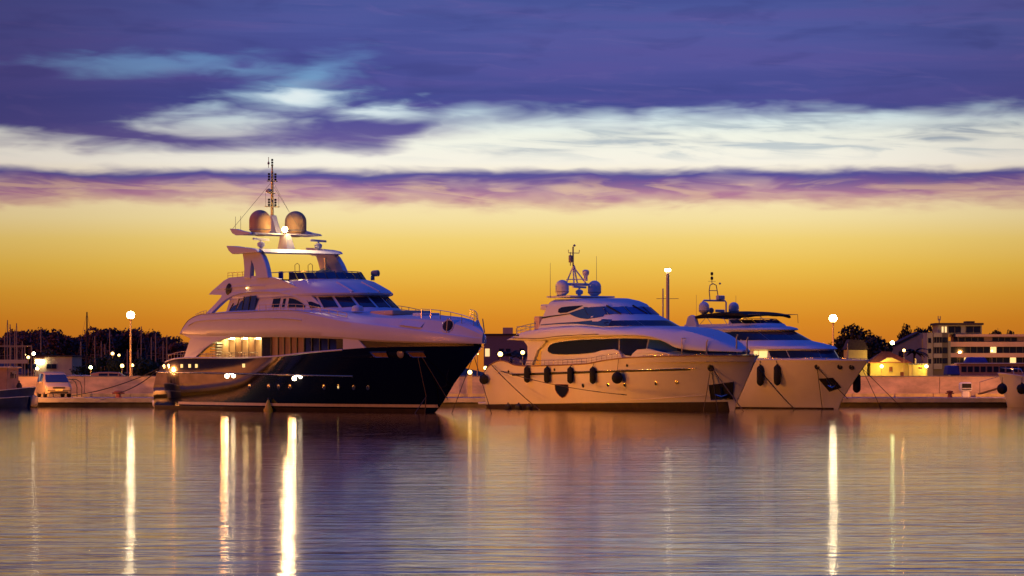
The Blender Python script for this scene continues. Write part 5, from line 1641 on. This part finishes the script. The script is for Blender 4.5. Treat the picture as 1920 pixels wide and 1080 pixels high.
# excursion boat behind the wall on the right
eb = thing('excursion_boat', 'long low excursion boat with a row of windows and blue covers before the office building', 'boat', (at(1860, 0, 300).x, 300, .5))
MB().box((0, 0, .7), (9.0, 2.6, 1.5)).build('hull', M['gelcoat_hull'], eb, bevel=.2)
MB().box((.4, 0, 2.1), (7.4, 2.2, 1.25)).build('saloon', M['cabin'], eb, bevel=.08)
for i in range(10):
    MB().box((-2.9 + i * .62, -1.115, 2.2), (.46, .04, .55)).build('saloon_window', M['glass'], eb)
MB().box((.4, 0, 2.78), (7.8, 2.5, .08)).build('roof', M['gelcoat'], eb)
MB().box((-3.9, 0, 2.1), (1.4, 2.3, .9), taper=.8).build('stern_cover', M['tarp'], eb, bevel=.12)
MB().box((-1.6, 0, 3.1), (2.2, 1.9, .55), taper=.75).build('roof_cover', M['tarp'], eb, bevel=.12)
MB().tube([(3.4, 0, 2.8), (3.4, 0, 4.0)], .05, 6).build('signal_mast', M['mast'], eb)


# ------------------------------------------------------------------ buildings
def facade_windows(parent, x0, x1, z0, z1, y, n, glass='glass', frame=True, lit=()):
    w = (x1 - x0) / n
    for i in range(n):
        cx = x0 + w * (i + .5)
        o = MB().box((cx, y + .05, (z0 + z1) / 2), (w - .12, .06, z1 - z0 - .08)).build('window', M['lit_room'] if i in lit else M[glass], parent)
        if frame:
            MB().box((x0 + w * i, y, (z0 + z1) / 2), (.12, .10, z1 - z0)).build('mullion', M['winframe'], o)


def bld(name, label, px, Y, rz=0):
    return thing(name, label, 'building', (at(px, 0, Y).x, Y, .5), rz)


def W(px, px0, Y): return (px - px0) * Y / FPX
def Z(py, Y): return CAM_H + (HORIZON - py) * Y / FPX - .5


# boat shed on the left
Y = 360
b = bld('boat_shed', 'low pale boat shed with floodlit wall behind the silver minivan', 100, Y)
MB().box((0, 4, Z(669, Y) / 2), (W(136, 66, Y) , 8, Z(669, Y))).build('wall', M['plaster'], b)
MB().box((0, 4, Z(668, Y) + .06), (W(138, 64, Y), 8.4, .16)).build('roof', M['roof_dark'], b)
for x0, x1 in ((-3.0, -2.0), (-.8, .35)):
    w_ = MB().box(((x0 + x1) / 2, -.02, Z(687, Y)), (x1 - x0, .08, .55)).build('window', M['glass'], b)
    MB().box(((x0 + x1) / 2, -.07, Z(687, Y)), (.06, .05, .55)).build('mullion', M['winframe'], w_)
fl0 = MB().box((-1.55, -.25, Z(678, Y)), (.9, .3, .4)).build('floodlight', M['white_lamp'], b, bevel=.05)
MB().box((-1.55, -.12, Z(673, Y)), (1.0, .5, .06)).build('floodlight_hood', M['grey'], b)
# gantry frame at the left edge
g = thing('boat_gantry', 'pale steel gantry frame standing above the fishing boat cabin', 'gantry', (at(30, 0, 320).x, 320, .5))
zt = Z(649, 320)
MB().bar((-1.8, 0, zt), (1.65, 0, zt), .14, .16).build('top_beam', M['mast'], g)
for x_ in (-1.75, -.55, .1, .9, 1.6):
    MB().bar((x_, 0, 0), (x_, 0, zt), .12, .12).build('upright', M['mast'], g)
MB().bar((-1.8, 0, Z(678, 320)), (1.2, 0, Z(678, 320)), .3, .4).build('lower_beam', M['plaster'], g)

# dark blocks behind the gap between the yachts
Y = 560
b = bld('apartment_block', 'dark flat-roofed block showing between the black bow and middle yacht', 948, Y)
MB().box((0, 6, Z(629, Y) / 2), (W(986, 904, Y), 12, Z(629, Y))).build('wall', M['mauve'], b)
MB().box((0, 6, Z(628, Y) + .1), (W(988, 902, Y), 12.4, .25)).build('parapet', M['roof_dark'], b)
MB().box((.4, 5, Z(624, Y) + .2), (W(952, 933, Y), 4, 1.6)).build('roof_house', M['spandrel'], b)
for k in range(2):
    for i in range(6):
        if (i + k) % 3 == 2:
            continue
        MB().box((-3.3 + i * 1.25, -.03, 2.8 + k * 3.0), (.8, .08, 1.4)).build('window', M['lit_room'] if (i, k) == (0, 1) else M['glass'], b)

# small flat yellow shed beyond the right yacht
Y = 420
b = bld('yellow_shed', 'small flat-topped yellow shed just right of the tall lamp', 1607, Y)
MB().box((0, 2, Z(656, Y) / 2), (W(1628, 1590, Y), 4, Z(656, Y))).build('wall', M['plaster_yellow'], b)
MB().plate([(-1.6, 0), (1.6, 0), (.9, 1.25), (-1.0, 1.35)], lambda a, c: (a, .0, Z(655, Y) + c), lambda a, c: (a, 4.0, Z(655, Y) + c)).build('roof', M['roof_dark'], b)
MB().box((-.5, -.02, 2.4), (.6, .06, .6)).build('window', M['glass'], b)
# red-roofed house
Y = 420
b = bld('harbour_house', 'yellow-lit harbour house with a red hipped roof', 1668, Y)
wz = Z(680, Y)
MB().box((0, 2.5, wz / 2), (W(1706, 1634, Y), 5, wz)).build('wall', M['plaster_yellow'], b)
hw = W(1712, 1630, Y) / 2
rf = MB().add([(-hw, -.4, wz), (hw, -.4, wz), (hw, 5.4, wz), (-hw, 5.4, wz), (-hw * .25, 2.5, Z(659, Y)), (hw * .1, 2.5, Z(659, Y))], [(0, 1, 5, 4), (1, 2, 5), (2, 3, 4, 5), (3, 0, 4), (3, 2, 1, 0)]).build('roof', M['rooftile'], b)
for k in range(9):
    zc = wz + (Z(659, Y) - wz) * (k + .5) / 9
    f_ = 1 - (k + .5) / 9
    MB().bar((-hw * (.25 + .75 * f_), -.4 + 2.9 * (1 - f_) - .03, zc + .03), (hw * (.1 + .9 * f_), -.4 + 2.9 * (1 - f_) - .03, zc + .03), .12, .07).build('tile_course', M['rooftile'], rf)
MB().plate([(-hw * .5, 0), (hw * .55, 0), (hw * .1, .62), (-hw * .1, .62)], lambda a, c: (a, -.45, wz + .05 + c), lambda a, c: (a, .9, wz + .05 + c)).build('gable', M['plaster_yellow'], b)
MB().box((0, -.45, wz + .02), (hw * 2, .16, .14)).build('eaves_board', M['rooftile'], b)
for x_ in (.15,):
    w_ = MB().box((x_, -.03, Z(692, Y)), (.42, .08, .62)).build('window', M['redbrown'], b)
    MB().box((x_, -.05, Z(692, Y) - .36), (.56, .14, .06)).build('sill', M['concrete'], w_)
MB().box((1.7, -.03, 1.35), (.5, .08, 1.5)).build('door', M['redbrown'], b)
b = bld('flat_annex', 'flat-roofed yellow annex beside the red-roofed house', 1725, 415)
Y = 415
MB().box((0, 2, Z(684, Y) / 2), (W(1738, 1711, Y), 4, Z(684, Y))).build('wall', M['plaster_yellow'], b)
MB().box((0, 2, Z(683, Y) + .03), (W(1740, 1709, Y), 4.3, .12)).build('roof', M['concrete'], b)
MB().box((.05, -.02, Z(690, Y)), (.5, .06, .22)).build('vent', M['redbrown'], b)
MB().tube([(-.6, 0, Z(683, Y)), (-.6, 0, Z(672, Y))], .1, 8).build('flue', M['plaster'], b)
# office building
Y = 640
b = bld('office_building', 'four-storey office building with lit orange facade bands and rooftop penthouse', 1850, Y)
def WX(px): return (px - 1850) * Y / FPX
def band(name, x0, x1, y0, y1, m, d=0.0, depth=10.0, par=None):
    return MB().box(((WX(x0) + WX(x1)) / 2, depth / 2 + d, (Z(y0, Y) + Z(y1, Y)) / 2), (WX(x1) - WX(x0), depth, abs(Z(y0, Y) - Z(y1, Y)))).build(name, M[m], par or b)
band('core', 1782, 1960, 706, 641, 'roof_dark', 0.5)
for y0, y1 in ((641, 650), (662, 670), (682, 694)):
    band('facade_band', 1780, 1962, y1, y0, 'spandrel', -.1, 2.0)
band('end_pier', 1776, 1782, 706, 639, 'plaster_grey', -.3, 2.0)
facade_windows(b, WX(1783), WX(1955), Z(662, Y), Z(650, Y), .3, 14, lit=(6,))
facade_windows(b, WX(1783), WX(1955), Z(682, Y), Z(670, Y), .3, 14, lit=(2, 9))
band('upper_storey', 1798, 1952, 640.5, 627, 'mauve', 2.0)
facade_windows(b, WX(1800), WX(1848), Z(640, Y), Z(632, Y), 1.85, 4)
facade_windows(b, WX(1863), WX(1910), Z(640, Y), Z(632, Y), 1.85, 4)
band('roof_edge', 1794, 1956, 631, 626.5, 'spandrel', 1.4)
band('penthouse', 1762, 1845, 626, 608, 'plaster_grey', 3.0, 8)
band('penthouse_roof', 1758, 1848, 609, 605, 'roof_dark', 2.6, 8.8)
facade_windows(b, WX(1782), WX(1806), Z(624, Y), Z(611, Y), 2.85, 2)
facade_windows(b, WX(1815), WX(1843), Z(624, Y), Z(611, Y), 2.85, 2)
for px in (1771, 1777):
    MB().box((WX(px), 2.9, Z(617.5, Y)), (.35, .1, 1.2)).build('lit_slit_window', M['lit_room'], b)
band('lift_house', 1817, 1833, 606, 601.5, 'roof_dark', 4, 4)
MB().tube([(WX(1766), 4, Z(606, Y)), (WX(1766), 4, Z(597, Y))], .12, 6).tube([(WX(1764), 4, Z(600, Y)), (WX(1764), 4, Z(592, Y))], .1, 6).tube([(WX(1768), 4, Z(600, Y)), (WX(1768), 4, Z(592, Y))], .1, 6).bar((WX(1763.5), 4, Z(600, Y)), (WX(1768.5), 4, Z(600, Y)), .1, .1).build('roof_antenna', M['grey'], b)
# grey stair bay
for k, (y0, y1) in enumerate(((624, 632), (643, 651), (663, 671), (682, 692))):
    band('bay_band', 1749, 1765, y1, y0, 'plaster_grey', -1.2, 6)
    band('bay_band', 1765, 1778, y1, y0, 'plaster_grey', -.6, 6)
band('bay_core', 1747, 1777, 706, 624.5, 'winframe', -.8, 6)
band('bay_side', 1737, 1748, 706, 624, 'plaster_grey', -.9, 6)
for k, (y0, y1) in enumerate(((632, 643), (651, 663), (671, 682))):
    facade_windows(b, WX(1750), WX(1765), Z(y1, Y), Z(y0, Y), -.95, 3)
    facade_windows(b, WX(1765.5), WX(1776), Z(y1, Y), Z(y0, Y), -.9, 1, frame=False)
    MB().box((WX(1742), -.95, (Z(y1, Y) + Z(y0, Y)) / 2 - .1), (.6, .06, 1.0)).build('window', M['glass'], b)
b2 = bld('stair_block', 'greenish grey side block with sloping roof left of the office', 1705, 660)
Y = 660
MB().plate([(W(1670, 1705, Y), 0), (W(1733, 1705, Y), 0), (W(1733, 1705, Y), Z(624, Y)), (W(1722, 1705, Y), Z(624, Y)), (W(1672, 1705, Y), Z(650, Y))], lambda a, c: (a, 0, c), lambda a, c: (a, 8, c)).build('wall', M['plaster_grey'], b2)
MB().bar((W(1670, 1705, Y), 3.9, Z(650, Y) + .1), (W(1722.5, 1705, Y), 3.9, Z(624, Y) + .1), 8.6, .2).build('roof', M['roof_dark'], b2)
MB().box((W(1731, 1705, Y), -.1, Z(650, Y) - .6), (.5, .2, 4.6)).build('lit_pier', M['plaster_yellow'], b2)
MB().box((W(1690, 1705, Y), -.03, Z(665, Y)), (1.2, .08, 1.2)).build('window', M['glass'], b2)


# ------------------------------------------------------------------ trees
def leaf_cloud(rng_, lobes, n, size, flat=1.0):
    vs, fs = [], []
    tot = sum(l[3] ** 2 for l in lobes)
    for cx, cy, cz, r in lobes:
        for _ in range(int(n * r * r / tot)):
            d = Vector((rng_.gauss(0, 1), rng_.gauss(0, 1), rng_.gauss(0, 1))).normalized()
            rr = r * (rng_.uniform(.35, 1.0) ** .5) * rng_.uniform(.85, 1.12)
            c = Vector((cx + d.x * rr, cy + d.y * rr, cz + d.z * rr * flat))
            a = Vector((rng_.gauss(0, 1), rng_.gauss(0, 1), rng_.gauss(0, 1))).normalized()
            b_ = a.orthogonal().normalized()
            w_ = a.cross(b_)
            s_ = size * rng_.uniform(.5, 1.2)
            o = len(vs)
            vs += [c + b_ * s_, c + w_ * s_ * .55, c - b_ * s_, c - w_ * s_ * .55]
            fs.append((o, o + 1, o + 2, o + 3))
    return vs, fs


def tree_proto(seed, h, spread, nl, m, size, flat=.8, trunk_h=.4):
    rng_ = random.Random(seed)
    lobes = []
    for i in range(9):
        a = rng_.uniform(0, 2 * math.pi)
        q = rng_.uniform(.1, .75) * spread
        z = h * rng_.uniform(trunk_h, .86)
        lobes.append((q * math.cos(a), q * math.sin(a), z, spread * rng_.uniform(.32, .55)))
    lobes.append((0, 0, h * .82, spread * .45))
    lobes.append((0, 0, h * (trunk_h + .15), spread * .6))
    vs, fs = leaf_cloud(rng_, lobes, nl, size, flat)
    cm = MB().add(vs, fs)
    crown = cm.build('crown', m, None, weld=False)
    tr = MB().tube([(0, 0, -.3), (.1, 0, h * .25), (0, .1, h * .6), (0, 0, h * .8)], [.05 * h * .6, .035 * h * .6, .022 * h * .6, .01], 8)
    for l in lobes[:7]:
        tr.tube([(0, 0, h * trunk_h * .8), (l[0] * .5, l[1] * .5, (h * trunk_h + l[2]) / 2), (l[0], l[1], l[2])], [.014 * h, .01 * h, .004 * h], 6)
    trunk = tr.build('trunk', M['bark'], None, smooth=60)
    for o in (crown, trunk):
        C.objects.unlink(o)
    return crown, trunk


def plant(proto, name, label, cat, p, sc, rz, group):
    t = thing(name, label, cat, p, rz, group)
    t.scale = (sc[0], sc[0], sc[1]) if isinstance(sc, tuple) else (sc, sc, sc)
    for o in proto:
        c_ = o.copy()
        C.objects.link(c_)
        c_.parent = t
    return t


far = [tree_proto(20 + i, 10.0, 4.2, 2600, M['leaf_far'], .42, .85, .25) for i in range(4)]
mid = [tree_proto(40 + i, 8.0, 3.4, 2600, M['leaf'], .30, .8, .3) for i in range(3)]
shr = [tree_proto(60 + i, 2.4, 1.5, 1200, M['leaf_green'], .16, .8, .2) for i in range(2)]

# wooded rise behind the marina on the left
hl = []
for i in range(41):
    x_ = -260 + i * 6.5
    hl.append([(x_, y_, .5 + max(0, (3.2 + 1.2 * math.sin(i * .37) + .8 * math.sin(i * .9)) * k) * max(0, min(1, (60 + -x_ - 60 + 12) / 30))) for y_, k in ((630, 0), (655, .7), (700, 1.0), (760, .8), (800, 0))])
tag(MB().grid(hl).build('hill', M['leaf_far'], smooth=60), kind='structure')
rng = random.Random(5)
TL = [(4, 632), (20, 622), (36, 620), (52, 622), (66, 618), (80, 619), (93, 622), (104, 616), (116, 628), (128, 634), (143, 630), (156, 640), (168, 628), (182, 622), (196, 614), (208, 618), (220, 628), (232, 620), (246, 616), (260, 626), (276, 624), (290, 622), (304, 630), (316, 634), (330, 642), (345, 648)]
ordx = ordw + ['twenty-first', 'twenty-second', 'twenty-third', 'twenty-fourth', 'twenty-fifth', 'twenty-sixth', 'twenty-seventh', 'twenty-eighth']
for i, (px, py) in enumerate(TL):
    Y = 690 + rng.uniform(-30, 40)
    zt = at(px, py, Y).z
    base = 1.0
    lab = 'dark tree on the wooded rise, %s crown along the skyline from the left edge' % ordx[i]
    plant(far[i % 4], 'hillside_tree', lab, 'tree', (at(px, 0, Y).x, Y, base), (1.0, (zt - base) / 9.9), rng.uniform(0, 6), 'trees on the wooded rise')
# shrubs by the parking and the lit one
for px, Y, s_, lb in ((160, 330, .9, 'green shrub behind the pale parked cars'), (198, 340, 1.25, 'rounded green shrub left of the lit tree'), (262, 350, 1.2, 'green shrub right of the tall lamp pole'), (282, 352, 1.1, 'green shrub nearest the black yacht stern'), (90, 400, 1.6, 'dim shrub above the boat shed roof')):
    plant(shr[int(px) % 2], 'shrub', lb, 'shrub', (at(px, 0, Y).x, Y, .5), s_ * 1.25, px, 'shrubs behind the wall')
plant(shr[0], 'ornamental_tree', 'small tree lit bright yellow by lamps beside the tall lamp', 'tree', (at(219, 0, 318).x, 318, .5), (.95, 1.45), 1.0, 'shrubs behind the wall')
for px, py, Y, k, lb in ((1600, 606, 520, 0, 'dark pine behind the tall lamp on the right'), (1622, 618, 515, 1, 'tall dark tree above the yellow shed'), (1645, 630, 512, 2, 'dark tree sloping down towards the red-roofed house'),
                         (1700, 606, 700, 1, 'round dark tree on the skyline left of the office roof'), (1722, 612, 690, 0, 'dark tree close to the office penthouse'), (1745, 610, 700, 2, 'dark treetop peeking beside the penthouse'),
                         (1868, 616, 720, 0, 'low treetops behind the office roof'), (1895, 618, 720, 1, 'treetop near the right end of the office roof'), (1580, 628, 560, 2, 'low tree beside the tall lamp pole'), (1655, 655, 505, 1, 'small dark tree above the red roof')):
    p = at(px, py, Y)
    plant(mid[k], 'dark_tree', lb, 'tree', (p.x, Y, .5), (1.05 if Y < 600 else .85, (p.z - .5) / 7.9), px, 'dark trees behind the right quay')


def palm(label, px, py, Y):
    p = at(px, py, Y)
    h = p.z - .5
    t = thing('palm_tree', label, 'palm', (p.x, Y, .5), 0, 'palms on the promenade')
    MB().tube([(0, 0, 0), (.05, 0, h * .4), (0, 0, h * .78)], [.22, .17, .15], 8).build('trunk', M['bark'], t, smooth=60)
    r2 = random.Random(int(px))
    for k in range(18):
        a = 2 * math.pi * k / 18 + r2.uniform(-.15, .15)
        up = r2.uniform(.15, 1.1)
        L_ = h * .36
        mbp = MB()
        prev = None
        for i in range(7):
            w_ = i / 6
            c_ = Vector((math.cos(a) * L_ * w_, math.sin(a) * L_ * w_, h * .78 + L_ * (up * w_ - 1.0 * w_ * w_ * (.4 + up * .4))))
            sd = Vector((-math.sin(a), math.cos(a), 0)) * (.26 * math.sin(math.pi * min(.98, w_ * .9 + .08)))
            row = [c_ + sd - Vector((0, 0, .12)), c_, c_ - sd - Vector((0, 0, .12))]
            if prev:
                mbp.add(prev + row, [(0, 1, 4, 3), (1, 2, 5, 4)])
            prev = row
        mbp.build('frond', M['leaf'], t)
    return t


palm('palm behind the middle yacht stern, left of the pair', 958, 648, 380)
palm('palm right of the pair, half hidden by the middle yacht stern', 981, 650, 375)
palm('palm in front of the greenish side block', 1714, 644, 470)
plant(shr[1], 'shrub', 'small lit shrub under the lamp above the middle yacht stern', 'shrub', (at(938, 0, 325).x, 325, .5), (1.1, 1.0), 2.0, 'shrubs behind the wall')
